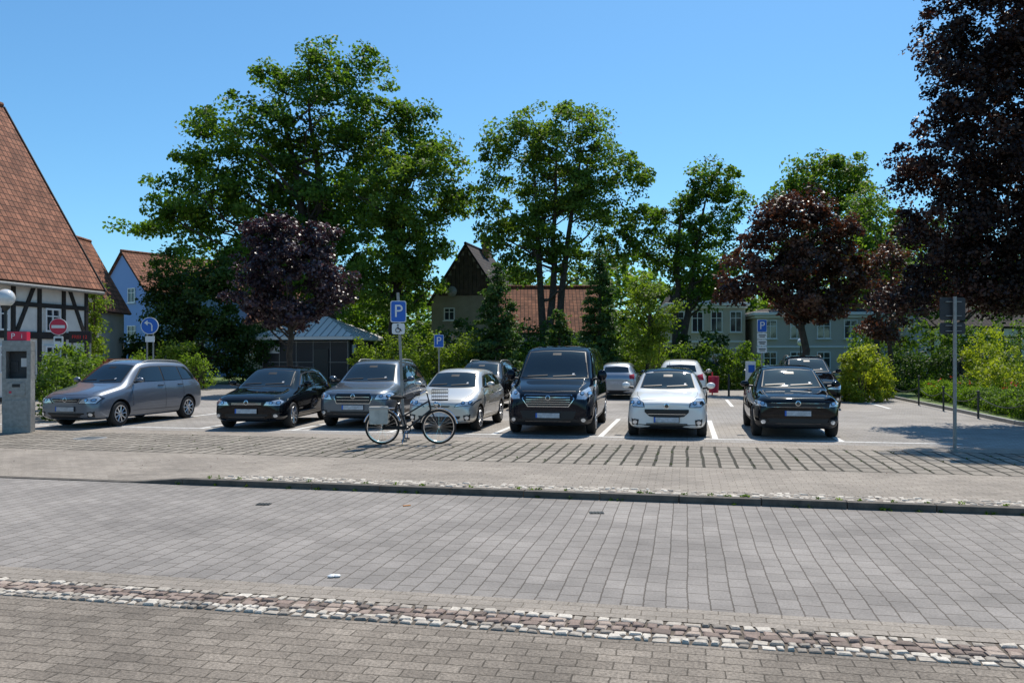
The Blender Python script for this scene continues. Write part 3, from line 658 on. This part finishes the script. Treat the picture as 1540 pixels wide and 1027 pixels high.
shrub('flower_bed_plants',[(9.5+i*.75,41.5+random.uniform(-.3,.3),.4,.5,.5,random.uniform(.3,.7)) for i in range(9)],L_light,.1,.3,45)
shrub('shrub',[(-17.5,33,.9,.9,.9,1.0),(-16.6,37,.8,.8,.8,.9),(-15.9,41,.8,1,.8,.9)],L_mid,.11,.36,50)
cl=[]
for i in range(90):
    s=random.choice([random.uniform(-6.8,12),random.uniform(-6.8,12),random.uniform(-12,12)]); t=10.755 if random.random()<.6 else 10.61
    z=.0 if t>10.7 else -.078
    if t>10.7 and s<-6.8: continue
    cl.append((s*math.cos(ST)-t*math.sin(ST),s*math.sin(ST)+t*math.cos(ST),z+.012))
foliage('kerb_weeds',cl,.05,22,.028,L_mid,None,zmin=-.08)
cl=[]
for i in range(120):
    s=random.uniform(-11,10); s=round(s/.26)*.26; t=random.uniform(13.5,16.4)
    cl.append((s*math.cos(ST)-t*math.sin(ST),s*math.sin(ST)+t*math.cos(ST),.008))
foliage('joint_grass',cl,.04,10,.022,L_dark,None,zmin=.002)
cl=[]
for i in range(1700):
    an=random.uniform(-.80,.80); d=random.uniform(70,92); q=d*math.tan(an)*.95
    top=8.3+1.8*math.sin(an*17)+1.4*math.sin(an*41+1)
    if an<-.42: top*=.55
    cl.append((q,d,random.uniform(0,top)))
foliage('distant_trees',cl,1.9,62,.62,L_mid,None,flat=.8,center=(0,90,-30))
cl=[(random.uniform(-9,10),random.uniform(11.6,17.5),.006) for _ in range(130)]
foliage('fallen_leaves',cl,.25,2,.03,L_cop,None,zmin=.006,up=3)

# ------------------------------------------------------------------ buildings
def window(mb,M4,w,h,f=0,gl=1,cross=True,sill=True):
    def bx(c,d,mi):
        t=MB(); t.box(c,d,mi); mb.add([M4@Vector(v) for v in t.v],t.f,mi)
    bx((0,-.012,0),(w,.03,h),gl)
    fw=.07
    for sx in(-1,1): bx((sx*(w/2),-.03,0),(fw,.09,h+fw),f)
    for sz in(-1,1): bx((0,-.032,sz*h/2),(w-fw,.085,fw),f)
    if cross: bx((0,-.035,0),(.05,.06,h-fw),f); bx((0,-.03,h*.18),(w-fw,.05,.045),f)
    if sill: bx((0,-.07,-h/2-.06),(w+.2,.16,.05),f)
def roof_plane(name,parent,o,xd,yd,w,l,mat,th=.12):
    xd=Vector(xd).normalized(); yd=Vector(yd).normalized(); zd=xd.cross(yd)
    mt=Matrix((( xd.x,yd.x,zd.x,o[0]),(xd.y,yd.y,zd.y,o[1]),(xd.z,yd.z,zd.z,o[2]),(0,0,0,1)))
    mb=MB(); mb.box((w/2,l/2,0),(w,l,th)); ob=mb.build(name,parent,[mat]); ob.matrix_local=mt; return ob
def gable_house(name,loc,rz,w,dep,eave,peak,wall,roof,wins=(),side=(),over=.3,frame=None,chimney=True):
    e=empty(name,loc,rz); mb=MB()
    mb.prism([(-w/2,0,0),(w/2,0,0),(w/2,0,eave),(0,0,peak),(-w/2,0,eave)],(0,dep,0)); mb.build('walls',e,[wall])
    run=w/2+over; sl=(peak-eave)/(w/2); l=math.hypot(run,run*sl)
    for sg in(-1,1):
        x0=sg*run; z0=eave-over*sl+.1
        if sg>0: roof_plane('roof_slope',e,(x0,-over,z0),(0,1,0),(-1,0,sl),dep+2*over,l,roof)
        else: roof_plane('roof_slope',e,(x0,dep+over,z0),(0,-1,0),(1,0,sl),dep+2*over,l,roof)
    rb=MB(); rb.tube([(0,-over,peak+.17),(0,dep+over,peak+.17)],.11,8); rb.build('ridge_tiles',e,[roof])
    wm=MB()
    for (x,z,ww,hh) in wins: window(wm,Matrix.Translation((x,0,z)),ww,hh)
    for (y,z,ww,hh,sg) in side: window(wm,Matrix.Translation((sg*w/2,y,z))@Matrix.Rotation(R(90)*sg,4,'Z'),ww,hh)
    if wm.v: wm.build('windows',e,[frame or m_swhite,m_win])
    if chimney:
        c=MB(); c.box((.4,dep*.6,peak+.3),(.5,.6,1.4)); c.box((.4,dep*.6,peak+1.03),(.62,.72,.1)); c.build('chimney',e,[m_brick],bevel=.01)
    return e
e=empty('half_timbered_house',(-17.5,34,0),ST)
mb=MB(); pk=5+4.5*1.6
mb.prism([(0,0,0),(-9,0,0),(-9,0,5),(-4.5,0,pk),(0,0,5)],(0,-15,0)); mb.build('walls',e,[m_render])
l=math.hypot(4.95,4.95*1.6)
roof_plane('roof_slope',e,(.45,-15.4,5-.45*1.6+.12),(0,1,0),(-1,0,1.6),15.75,l,m_tile,.14)
roof_plane('roof_slope',e,(-9.45,.35,5-.45*1.6+.12),(0,-1,0),(1,0,1.6),15.75,l,m_tile,.14)
mb=MB(); mb.tube([(-4.5,-15.4,pk+.22),(-4.5,.35,pk+.22)],.13,8); mb.build('ridge_tiles',e,[m_tile])
mb=MB()
for sg,x0 in((1,.47),(-1,-9.47)):
    a=Vector((x0,.40,5-.45*1.6+.05)); b=Vector((-4.5,.40,pk+.1)); d=b-a
    mb.box((a+b)/2,(.26,.05,d.length),0,Vector((0,0,1)).rotation_difference(d.normalized()).to_matrix())
mb.build('verge_board',e,[m_timber])
mb=MB()
mb.tube([(.52,-15,4.30),(.52,.3,4.30)],.07,8); mb.build('rain_gutter',e,[m_steel])
mb=MB(); px=.03
ys=[-i*1.25 for i in range(13)]
for y in ys: mb.box((px,y-.1,2.5),(.07,.17,4.9))
for i,z in enumerate((.15,2.5,3.65,4.75)): mb.box((px+.006,-7.5,z),(.075,15,.17 if i!=1 else .26))
for k,y in enumerate(ys[:-1]):
    if k%4==0:
        a=Vector((px-.004,y-.2,2.6)); b=Vector((px-.004,y-1.2,4.7)); d=b-a
        mb.box((a+b)/2,(.06,.16,d.length),0,Vector((0,0,1)).rotation_difference(d.normalized()).to_matrix())
    if k%4==2:
        a=Vector((px-.004,y-1.2,2.6)); b=Vector((px-.004,y-.2,4.7)); d=b-a
        mb.box((a+b)/2,(.06,.16,d.length),0,Vector((0,0,1)).rotation_difference(d.normalized()).to_matrix())
mb.build('timber_frame',e,[m_timber],bevel=.01)
wm=MB()
for y in (-1.97,-4.47,-6.97,-9.47):
    window(wm,Matrix.Translation((.02,y,3.1))@Matrix.Rotation(R(90),4,'Z'),.7,.85,sill=False); window(wm,Matrix.Translation((.02,y,.0+1.6))@Matrix.Rotation(R(90),4,'Z'),.7,.95,sill=False)
wm.build('windows',e,[m_swhite,m_win])
gable_house('rendered_house',(-25.2,46,0),R(4),4.2,3.5,4.6,8.4,m_beige,m_tile,wins=[(1.2,3.4,.7,1)],chimney=False)
gable_house('blue_house',(-28.3,60,0),R(-32),5.4,9,6.3,9.1,m_blue,m_tile,wins=[(-1.2,6.0,.8,1.0),(1.1,6.0,.8,1.0),(-1.2,3.2,.9,1.2),(1.1,3.2,.9,1.2)],side=[(2,4.6,.8,1.1,1),(4.5,4.6,.8,1.1,1),(2,2.2,.8,1.1,1),(4.5,2.2,.8,1.1,1)],over=.18,chimney=False)
e=gable_house('old_brick_house',(-3.1,56,0),R(-14),5.0,6,5.4,9.1,m_brick,m_tiled,wins=[(-1.1,2.6,.8,1.1),(1.2,2.6,.8,1.1),(-1.2,4.5,.7,.8)],over=.25)
mb=MB()
for i in range(15):
    x=-2.1+i*.3; zt=8.9-abs(x)*(3.7/2.5)
    if zt>5.9: mb.box((x,-.05,(5.75+zt)/2),(.285,.04,zt-5.75))
mb.build('gable_boarding',e,[m_oldwood])
d=MB(); d.lathe([(.001,.0),(.2,.02),(.3,.06),(.36,.11),(.35,.12),(.29,.075),(.001,.02)],(0,0,0),'y',24); d.tube([(0,0,0),(0,-.4,-.1)],.015,6); d.tube([(0,.1,0),(0,.45,-.1)],.025,6)
d.build('satellite_dish',e,[m_steel],loc=(-.9,-.5,6.0),smooth=True)
gable_house('red_roofed_outbuilding',(5.4,54,0),R(90),6.5,6.0,3.2,6.0,m_beige,m_tile,side=[(2,1.7,.8,1,-1),(5,1.7,.8,1,-1)],chimney=False)
def block(name,loc,rz,w,dep,h,wall,floors,nw,roofm,mans=1.6,wsz=(.9,1.5)):
    e=empty(name,loc,rz); mb=MB(); mb.box((w/2,dep/2,h/2),(w,dep,h)); mb.build('walls',e,[wall])
    c=MB(); c.box((w/2,dep/2,h+.1),(w+.6,dep+.6,.22)); c.box((w/2,dep/2,h-.12),(w+.3,dep+.3,.16)); c.box((w/2,-.03,h*.5),(w+.06,.1,.14)); c.build('cornice',e,[m_swhite],bevel=.02)
    r=MB(); i=.7; r.v=[(-.1,-.1,h+.21),(w+.1,-.1,h+.21),(w+.1,dep+.1,h+.21),(-.1,dep+.1,h+.21),(i,i,h+mans),(w-i,i,h+mans),(w-i,dep-i,h+mans),(i,dep-i,h+mans)]
    r.f=[(0,1,5,4),(1,2,6,5),(2,3,7,6),(3,0,4,7),(4,5,6,7),(3,2,1,0)]; r.m=[0]*6; r.build('roof',e,[roofm])
    wm=MB()
    for fl in range(floors):
        for k in range(nw): window(wm,Matrix.Translation((w*(k+.5)/nw,0,h*(fl+.55)/floors)),*wsz)
    wm.build('windows',e,[m_swhite,m_win])
    if mans>1:
        dm=MB()
        for k in range(max(1,nw-1)):
            x=w*(k+1)/nw; dm.box((x,.25,h+.75),(1.0,.7,1.0),0); dm.box((x,-.11,h+.75),(.6,.04,.7),1); dm.prism([(x-.6,-.15,h+1.25),(x+.6,-.15,h+1.25),(x,-.15,h+1.65)],(0,.8,0),2)
        dm.build('dormers',e,[m_swhite,m_win,roofm])
    return e
block('mansard_villa',(11.8,62,0),R(-6),5.6,9,5.4,m_beige,2,4,m_tiled,1.7,wsz=(.8,1.5))
block('grey_town_house',(17.8,60,0),R(-4),9.5,9,4.6,m_grey,2,5,m_tiled,.5,wsz=(.9,1.3))
e=gable_house('half_timbered_barn',(43,60,0),R(90),8,15,3.7,6.4,m_render,m_tiled,side=[(2+2.6*i,2.2,.9,1.1,-1) for i in range(5)],chimney=False)
mb=MB()
for i in range(13): mb.box((-4.03,.3+i*1.18,1.85),(.08,.18,3.7))
for z in(.2,1.3,2.9,3.6): mb.box((-4.036,7.5,z),(.085,15,.17))
for i in (1,5,9):
    a=Vector((-4.026,.4+i*1.18,1.4)); b=Vector((-4.026,1.4+i*1.18,3.6)); d_=b-a; mb.box((a+b)/2,(.07,.15,d_.length),0,Vector((0,0,1)).rotation_difference(d_.normalized()).to_matrix())
mb.build('timber_frame',e,[m_timber])
gable_house('rendered_house',(-16,70,0),R(90),8,14,4.4,7.4,m_beige,m_tile,side=[(2+3*i,2.4,1,1.3,-1) for i in range(4)])
# WC building
e=empty('public_toilet_building',(-15.0,49.6,0),ST)
mb=MB(); mb.box((2.75,2,1.3),(5.5,4,2.6)); mb.build('walls',e,[m_anthr])
mb=MB()
for i in range(6): mb.box((.02+i*1.09,-.012,1.3),(.03,.03,2.55))
for z in(.05,1.3,2.5): mb.box((2.75,-.011,z),(5.5,.028,.03))
for i in range(4): mb.box((5.512,.05+i*1.3,1.3),(.03,.03,2.55))
mb.build('panel_joints',e,[m_steel])
mb=MB(); mb.box((3.8,-.03,1.05),(.95,.07,2.1)); mb.box((5.53,1.6,1.05),(.07,.9,2.1)); mb.build('doors',e,[m_steeld],bevel=.01)
mb=MB(); mb.box((.75,-.03,2.1),(.75,.05,.55),0); mb.box((5.53,.8,2.1),(.05,.5,.5),0); mb.build('wc_sign',e,[m_swhite]); text('wc_lettering',e,'WC',.42,(.75,-.062,2.1),(R(90),0,0),m_black)
mb=MB(); mb.box((2.75,2,2.72),(6.5,5.0,.18)); mb.build('fascia',e,[m_zinc],bevel=.01)
r=MB(); ap=[(2.2,2,4.1),(3.3,2,4.1)]; c=[(-.5,-.5,2.82),(6.0,-.5,2.82),(6.0,4.5,2.82),(-.5,4.5,2.82)]
r.v=c+ap; r.f=[(0,1,5,4),(1,2,5),(2,3,4,5),(3,0,4),(3,2,1,0)]; r.m=[0]*5; r.build('hip_roof',e,[m_zinc])
r=MB()
for i in range(14):
    x=-.4+i*.48; t=min(1,max(0,(x+.5)/2.7)) if x<2.2 else (1 if x<3.3 else max(0,(6-x)/2.7))
    if t>.05: r.tube([(x,-.5,2.84),(x,-.5+2.5*t,2.84+1.28*t)],.02,5)
for i in range(9):
    y=-.3+i*.55; t=1-abs(y-2)/2.5
    if t>.05: r.tube([(6,y,2.84),(6-2.7*t,y,2.84+1.28*t)],.02,5)
r.build('standing_seams',e,[m_steel])
mb=MB(); mb.box((0,0,.75),(4,.25,1.5)); mb.box((0,0,1.53),(4.1,.33,.08)); mb.build('orange_brick_wall',None,[m_tile],loc=(-19.5,38.5,0),rot=(0,0,.1))
mb=MB()
for i in range(30): mb.box((i*.13,0,.6),(.09,.02,1.2))
mb.box((1.9,.02,.3),(3.9,.04,.08)); mb.box((1.9,.02,.95),(3.9,.04,.08)); mb.build('timber_fence',None,[m_oldwood],loc=(-19.5,42.5,0),rot=(0,0,-.1))

# ------------------------------------------------------------------ street furniture
def pole(mb,x,y,h,r=.03,mi=0,lean=(0,0)): mb.tube([(x,y,0),(x+lean[0],y+lean[1],h)],r,10,mi)
def plate(mb,c,w,h,mi,back,th=.02,rr=.04):
    pts=[]
    for cx,cz,a0 in((w/2-rr,h/2-rr,0),(-w/2+rr,h/2-rr,90),(-w/2+rr,-h/2+rr,180),(w/2-rr,-h/2+rr,270)):
        for k in range(4): a=R(a0+k*30); pts.append((c[0]+cx+rr*math.cos(a),c[1],c[2]+cz+rr*math.sin(a)))
    mb.prism(pts,(0,th,0),mi)
FR=(R(90),0,0)
e=empty('disabled_parking_sign',(-2.2,16.85,0),R(8))
mb=MB(); pole(mb,0,.05,3.05,.03,0,(-.13,0)); mb.lathe([(.06,0),(.06,.05),(.03,.06)],(0,.05,0),'z',12,0)
plate(mb,(-.12,0,2.66),.32,.44,2,0); plate(mb,(-.12,-.005,2.66),.29,.41,1,0); plate(mb,(-.12,0,2.31),.26,.22,2,0)
mb.build('post_and_plates',e,[m_steel,m_pblue,m_swhite]); text('letter',e,'P',.36,(-.12,-.012,2.66),FR,m_swhite)
w=MB(); w.tube([(-.12+.045*math.cos(t*.52)-.01,-.012,2.28+.045*math.sin(t*.52)) for t in range(12)],.007,5,0,True); w.ell((-.13,-.012,2.385),(.016,.008,.016),0,8,6); w.tube([(-.13,-.012,2.36),(-.125,-.012,2.31),(-.08,-.012,2.305),(-.06,-.012,2.26)],.009,5); w.build('wheelchair_symbol',e,[m_black])
def psign(loc,rz,h,extra,pz):
    e=empty('parking_sign',loc,rz); mb=MB(); pole(mb,0,.05,h,.03)
    plate(mb,(0,0,pz),.36,.48,2,0); plate(mb,(0,-.005,pz),.33,.45,1,0)
    for k in range(extra): plate(mb,(0,0,pz-.38-k*.26),.36,.23,2,0); mb.box((0,-.004,pz-.35-k*.26),(.26,.008,.03),3); mb.box((0,-.004,pz-.41-k*.26),(.2,.008,.03),3)
    mb.build('post_and_plates',e,[m_steel,m_pblue,m_swhite,m_black]); text('letter',e,'P',.40,(0,-.013,pz),FR,m_swhite)
psign((-2.75,31,0),0,2.6,0,2.28); psign((9.4,31,0),0,3.0,3,2.85)
e=empty('traffic_sign',(8.15,15.25,0),R(4)); mb=MB(); pole(mb,0,-.06,2.85,.032); mb.lathe([(.07,0),(.07,.04),(.035,.05)],(0,-.06,0),'z',12,0)
plate(mb,(-.125,0,2.63),.24,.42,1,0); plate(mb,(.125,0,2.63),.235,.42,1,0); plate(mb,(-.125,0,2.27),.24,.21,1,0,); plate(mb,(.125,0,2.27),.235,.21,1,0)
for z in(2.5,2.76,2.22,2.32): mb.box((0,-.02,z),(.3,.03,.014),0)
mb.build('post_and_plates',e,[m_steel,m_sback])
e=empty('no_entry_sign',(-15.4,28,0),R(10)); mb=MB(); pole(mb,0,.05,3.05,.03)
mb.lathe([(.001,-.005),(.27,-.005),(.27,.015),(.001,.015)],(0,0,2.72),'y',32,1); mb.lathe([(.27,-.008),(.285,-.008),(.285,.02),(.27,.02)],(0,0,2.72),'y',32,2); mb.box((0,-.012,2.72),(.42,.01,.10),2); plate(mb,(0,0,2.2),.30,.40,2,0); mb.box((0,-.005,2.28),(.2,.01,.1),3)
mb.build('post_and_plates',e,[m_steel,m_sred,m_swhite,m_black])
e=empty('turn_left_sign',(-12.3,28,0),R(6)); mb=MB()
for x in(-.1,.1): pole(mb,x,.05,3.0,.028)
mb.lathe([(.001,-.005),(.27,-.005),(.27,.015),(.001,.015)],(0,0,2.75),'y',32,1); mb.lathe([(.27,-.007),(.29,-.007),(.29,.018),(.27,.018)],(0,0,2.75),'y',32,2)
mb.tube([(.08,-.02,2.57),(.08,-.02,2.76),(.05,-.02,2.82),(-.02,-.02,2.85),(-.08,-.02,2.85)],.022,6,2); mb.prism([(-.06,-.03,2.94),(-.06,-.03,2.76),(-.17,-.03,2.85)],(0,.015,0),2); mb.box((0,.03,2.3),(.3,.02,.2),2)
mb.build('post_and_plates',e,[m_steel,m_pblue,m_swhite])
e=empty('parking_guidance_board',(-15.6,29.8,0),R(8)); mb=MB(); pole(mb,-.3,.1,2.4,.04); pole(mb,.3,.1,2.4,.04); mb.box((0,0,2.4),(.75,.12,.42),1); mb.build('housing',e,[m_steel,m_black],bevel=.01)
m_led=M('led_red',(.7,.03,.02),.5); text('display',e,'FREI 12',.17,(0,-.064,2.4),FR,m_led)
e=empty('street_lamp',(-15.35,25,0)); mb=MB(); mb.tube([(0,0,0),(0,0,.9),(0,0,3.15)],[.07,.05,.04],12); mb.lathe([(.1,0),(.1,.25),(.06,.3)],(0,0,0),'z',14); mb.lathe([(.05,3.1),(.13,3.2),(.14,3.27),(.05,3.3)],(0,0,0),'z',16)
mb.build('post',e,[m_steeld],smooth=True); mb=MB(); mb.ell((0,0,3.49),(.27,.27,.27),0,28,18); mb.build('globe',e,[m_globe],smooth=True)
for (x,y) in ((22,52),(17.5,50)):
    e=empty('street_lamp',(x,y,0)); mb=MB(); mb.tube([(0,0,0),(0,0,2.3)],[.05,.035],10); mb.build('post',e,[m_steeld]); mb=MB(); mb.ell((0,0,2.5),(.22,.22,.22),0,20,12); mb.build('globe',e,[m_globe],smooth=True)
e=empty('parking_ticket_machine',(-11.3,18.9,0),R(14)); mb=MB()
mb.box((0,0,.62),(.58,.34,1.24),0); mb.box((-.25,0,1.55),(.08,.34,.62),0); mb.box((.25,0,1.55),(.08,.34,.62),0); mb.box((0,.12,1.55),(.42,.1,.62),3)
mb.box((0,0,1.98),(.58,.34,.24),0); mb.box((0,0,2.2),(.40,.26,.2),1); mb.box((0,-.178,1.0),(.36,.015,.3),0); mb.box((0,-.19,1.08),(.16,.012,.07),2); mb.box((-.12,-.19,.93),(.05,.012,.05),1); mb.box((0,-.176,.45),(.48,.012,.6),0)
mb.box((.1,.06,1.6),(.14,.02,.2),4); mb.box((-.1,.06,1.5),(.16,.02,.26),3)
mb.build('cabinet',e,[m_steel,m_sred,m_black,m_sback,m_swhite],bevel=.012); text('letter',e,'P',.17,(-.08,-.135,2.2),FR,m_swhite); text('letter',e,'i',.14,(.1,-.135,2.2),FR,m_swhite)
e=empty('low_lawn_fence',(0,0,0)); mb=MB(); fp=[(15.0,33),(14.3,29),(13.6,26),(13.0,23),(12.6,20)]
for x,y in fp: mb.tube([(x,y,0),(x,y,.72 if y!=29 else .98)],.03,8); mb.ell((x,y,.74 if y!=29 else 1.0),(.042,.042,.042),0,10,8)
for a,b in zip(fp[:-1],fp[1:]):
    P=[(a[0]+(b[0]-a[0])*k/8,a[1]+(b[1]-a[1])*k/8,.62-.22*math.sin(k/8*math.pi)) for k in range(9)]; mb.tube(P,.012,6)
mb.build('posts_and_chain',e,[m_steeld],smooth=True)
for x,y in((8.0,34.5),(9.2,35),(10.4,35.6),(11.5,36.2)):
    mb=MB(); mb.tube([(0,0,0),(0,0,.85)],.045,10); mb.ell((0,0,.88),(.06,.06,.06),0,10,8); mb.build('bollard',None,[m_steeld],loc=(x,y,0),smooth=True)
e=empty('charging_station',(9.6,33.2,0)); mb=MB(); mb.box((0,0,.75),(.35,.25,1.5),0); mb.box((0,-.13,1.2),(.25,.02,.3),1); mb.tube([(.16,-.1,1.1),(.3,-.15,.7),(.16,-.15,.5)],.015,6,2); mb.build('cabinet',e,[m_swhite,m_pblue,m_black],bevel=.02)
e=empty('litter_bin',(8.8,36,0)); mb=MB(); mb.lathe([(.001,.1),(.2,.1),(.24,.8),(.22,.82),(.001,.82)],(0,0,0),'z',18); mb.tube([(.0,.25,0),(0,.25,1)],.03,8); mb.build('bin',e,[m_sred],smooth=True)
# bicycle
e=empty('bicycle',(-2.02,16.45,0),R(4)); fr=MB()
RWb=.345
def ring(mb,c,r,t,mi,seg=36): mb.tube([(c[0]+r*math.cos(k*2*math.pi/seg),c[1],c[2]+r*math.sin(k*2*math.pi/seg)) for k in range(seg)],t,6,mi,True)
for cx in(-.56,.56):
    ring(fr,(cx,0,RWb),RWb-.02,.021,0); ring(fr,(cx,0,RWb),RWb-.045,.012,1)
    for k in range(20):
        a=k*2*math.pi/20; fr.tube([(cx,.02*(-1)**k,RWb),(cx+(RWb-.045)*math.cos(a),0,RWb+(RWb-.045)*math.sin(a))],.0022,4,1)
    fr.tube([(cx,-.05,RWb),(cx,.05,RWb)],.022,8,1)
    fr.tube([(cx+(RWb+.02)*math.cos(R(a)),0,RWb+(RWb+.02)*math.sin(R(a))) for a in range(20 if cx<0 else 10,175,12)],.017,6,1)
bb=(-.08,0,.30); st_=(-.24,0,.78); hd=(.36,0,.86); hl_=(.40,0,.68)
for a,b,r_ in((bb,st_,.018),(bb,hl_,.02),((-.16,0,.55),hd,.016),(hl_,hd,.02),(hl_,(.56,0,RWb),.014),(hd,(.32,0,1.02),.013),(st_,(-.27,0,.90),.013)): fr.tube([a,b],r_,8,2)
for sy in(-.06,.06):
    fr.tube([(-.56,sy,RWb),(bb[0],sy*.4,bb[2])],.01,6,2); fr.tube([(-.56,sy,RWb),(st_[0],sy*.3,st_[2]-.05)],.009,6,2)
    fr.tube([(-.56,sy,RWb),(-.70,sy,.72),(-.32,sy,.72)],.007,6,1)
fr.tube([(.18,-.28,1.0),(.30,-.2,1.06),(.33,0,1.03),(.30,.2,1.06),(.18,.28,1.0)],.012,8,1)
for sy in(-.28,.28): fr.tube([(.2,sy,1.01),(.08,sy*1.05,.98)],.018,8,0)
fr.ell((-.28,0,.93),(.14,.085,.045),0,14,8); fr.ell((-.18,0,.935),(.1,.03,.03),0,12,8)
fr.lathe([(.09,-.006),(.09,.006),(.07,.006),(.07,-.006),(.09,-.006)],(bb[0],-.05,bb[2]),'y',20,0)
fr.tube([bb,(bb[0]+.02,-.08,bb[2]-.17)],.01,6,1); fr.box((bb[0]+.02,-.12,bb[2]-.175),(.09,.08,.025),0); fr.tube([bb,(bb[0]-.02,.08,bb[2]+.17)],.01,6,1)
fr.box((-.33,-.05,.33),(.46,.015,.07),0); fr.ell((.50,0,.80),(.05,.045,.05),1,10,8)
fr.tube([(-.1,-.02,.28),(-.16,-.2,.02)],.008,6,1)
for z in(.88,.95,1.02,1.09): fr.tube([(.42,-.16,z),(.74,-.16,z),(.74,.16,z),(.42,.16,z)],.006,5,0,True)
for k in range(9):
    x=.42+.04*k
    for sy in(-.16,.16): fr.tube([(x,sy,.88),(x,sy,1.09)],.003,4,0)
for k in range(7): y=-.15+.05*k; fr.tube([(.74,y,.88),(.74,y,1.09)],.003,4,0); fr.tube([(.42,y,.88),(.74,y,.88)],.003,4,0)
fr.build('frame_and_wheels',e,[m_rub,m_chrome,m_black],smooth=True)
bg=MB(); bg.box((-.62,-.13,.56),(.36,.13,.30),0); bg.box((-.62,-.13,.73),(.38,.15,.06),1); bg.box((-.62,.13,.56),(.36,.13,.30),0); bg.box((-.62,0,.745),(.34,.16,.03),2)
bg.build('panniers',e,[M('canvas_bag',(.5,.48,.42),.9,var=.2),m_grey,m_black],bevel=.04)

# ------------------------------------------------------------------ person
def person(loc,rz):
    e=empty('person',loc,rz)
    def skin(name,vs,es,rad,mat,root=0,lv=2):
        me=bpy.data.meshes.new(name); me.from_pydata(vs,es,[]); me.materials.append(mat)
        o=bpy.data.objects.new(name,me); COL.objects.link(o); o.parent=e
        o.modifiers.new('skin','SKIN'); o.modifiers.new('sub','SUBSURF').levels=lv; o.modifiers['sub'].render_levels=lv
        if not me.skin_vertices:
            bm=bmesh.new(); bm.from_mesh(me); bm.verts.layers.skin.verify(); bm.to_mesh(me); bm.free()
        for i,r in enumerate(rad):
            sv=me.skin_vertices[0].data[i]; sv.radius=(r if isinstance(r,tuple) else (r,r)); sv.use_root=(i==root)
        return o
    cloth=M('dark_clothes',(.03,.032,.04),.9); sk=M('skin',(.5,.32,.24),.6); hair=M('hair',(.03,.02,.015),.7)
    vs=[(0,0,.98),(0,0,1.2),(0,0,1.42),(0,0,1.5),(-.19,0,1.42),(-.24,.02,1.15),(-.22,-.06,.92),(.19,0,1.42),(.24,.02,1.15),(.2,-.08,.93),(-.1,0,.9),(-.11,0,.5),(-.11,.02,.08),(.1,0,.9),(.12,-.02,.5),(.13,0,.08)]
    es=[(0,1),(1,2),(2,3),(2,4),(4,5),(5,6),(2,7),(7,8),(8,9),(0,10),(10,11),(11,12),(0,13),(13,14),(14,15)]
    skin('clothed_body',vs,es,[(.15,.11),(.14,.1),(.14,.09),.06,.06,.05,.035,.06,.05,.035,.09,.065,.045,.09,.065,.045],cloth)
    h=MB(); h.ell((0,0,1.63),(.075,.095,.115),0); h.tube([(0,.01,1.48),(0,0,1.56)],.05,10,0); h.ell((0,-.1,1.62),(.014,.02,.025),0,8,6)
    for s in(-1,1): h.ell((s*.03,-.085,1.645),(.011,.008,.007),1,8,6); h.ell((s*.078,.0,1.63),(.012,.022,.03),0,8,6)
    h.ell((0,-.088,1.575),(.025,.01,.006),2,8,6); h.ell((0,.02,1.665),(.083,.095,.10),1)
    for hx,hz_ in((-.22,.86),(.2,.87)):
        h.ell((hx,-.08,hz_),(.022,.04,.045),0,10,8)
        for k in range(4): h.tube([(hx,-.11+k*.02,hz_-.03),(hx,-.112+k*.02,hz_-.075),(hx*.97,-.105+k*.02,hz_-.1+abs(k-1.5)*.006)],[.0095,.009,.007],6,0)
        h.tube([(hx,-.11,hz_+.01),(hx,-.14,hz_-.03)],[.011,.008],6,0)
    h.build('head_and_hands',e,[sk,hair,m_sred],smooth=True)
    sh=MB()
    for s in(-.11,.13): sh.ell((s,-.05,.045),(.05,.13,.045),0)
    sh.build('shoes',e,[m_black],smooth=True)
person((20.3,37.2,0),R(20))

# ------------------------------------------------------------------ light, world, camera
EL=R(58); AZ=R(22)
d=Vector((math.sin(AZ)*math.cos(EL),math.cos(AZ)*math.cos(EL),math.sin(EL)))
sl=bpy.data.lights.new('sun','SUN'); sl.energy=5.0; sl.angle=R(.5); sl.color=(1,.935,.84)
so=bpy.data.objects.new('sun',sl); COL.objects.link(so); so.rotation_euler=d.to_track_quat('Z','Y').to_euler(); so.location=(0,0,50)
w=bpy.data.worlds.new('World'); sc.world=w; w.use_nodes=True; nt=w.node_tree
sky=nt.nodes.new('ShaderNodeTexSky'); sky.sky_type='NISHITA'; sky.sun_disc=False; sky.sun_elevation=EL; sky.sun_rotation=AZ
sky.air_density=1.0; sky.dust_density=.5; sky.ozone_density=1.5
tint=mixc(nt,1.0,sky.outputs[0],(.56,.94,1.14),'MULTIPLY')
nt.links.new(tint,nt.nodes['Background'].inputs[0]); nt.nodes['Background'].inputs[1].default_value=.13
cam=bpy.data.cameras.new('camera'); co=bpy.data.objects.new('camera',cam); COL.objects.link(co)
co.location=(0,0,1.8); co.rotation_euler=(R(90),0,0); cam.lens=29; cam.sensor_width=36; cam.shift_y=18.5/1540; cam.clip_end=2000; cam.clip_start=.05
sc.camera=co
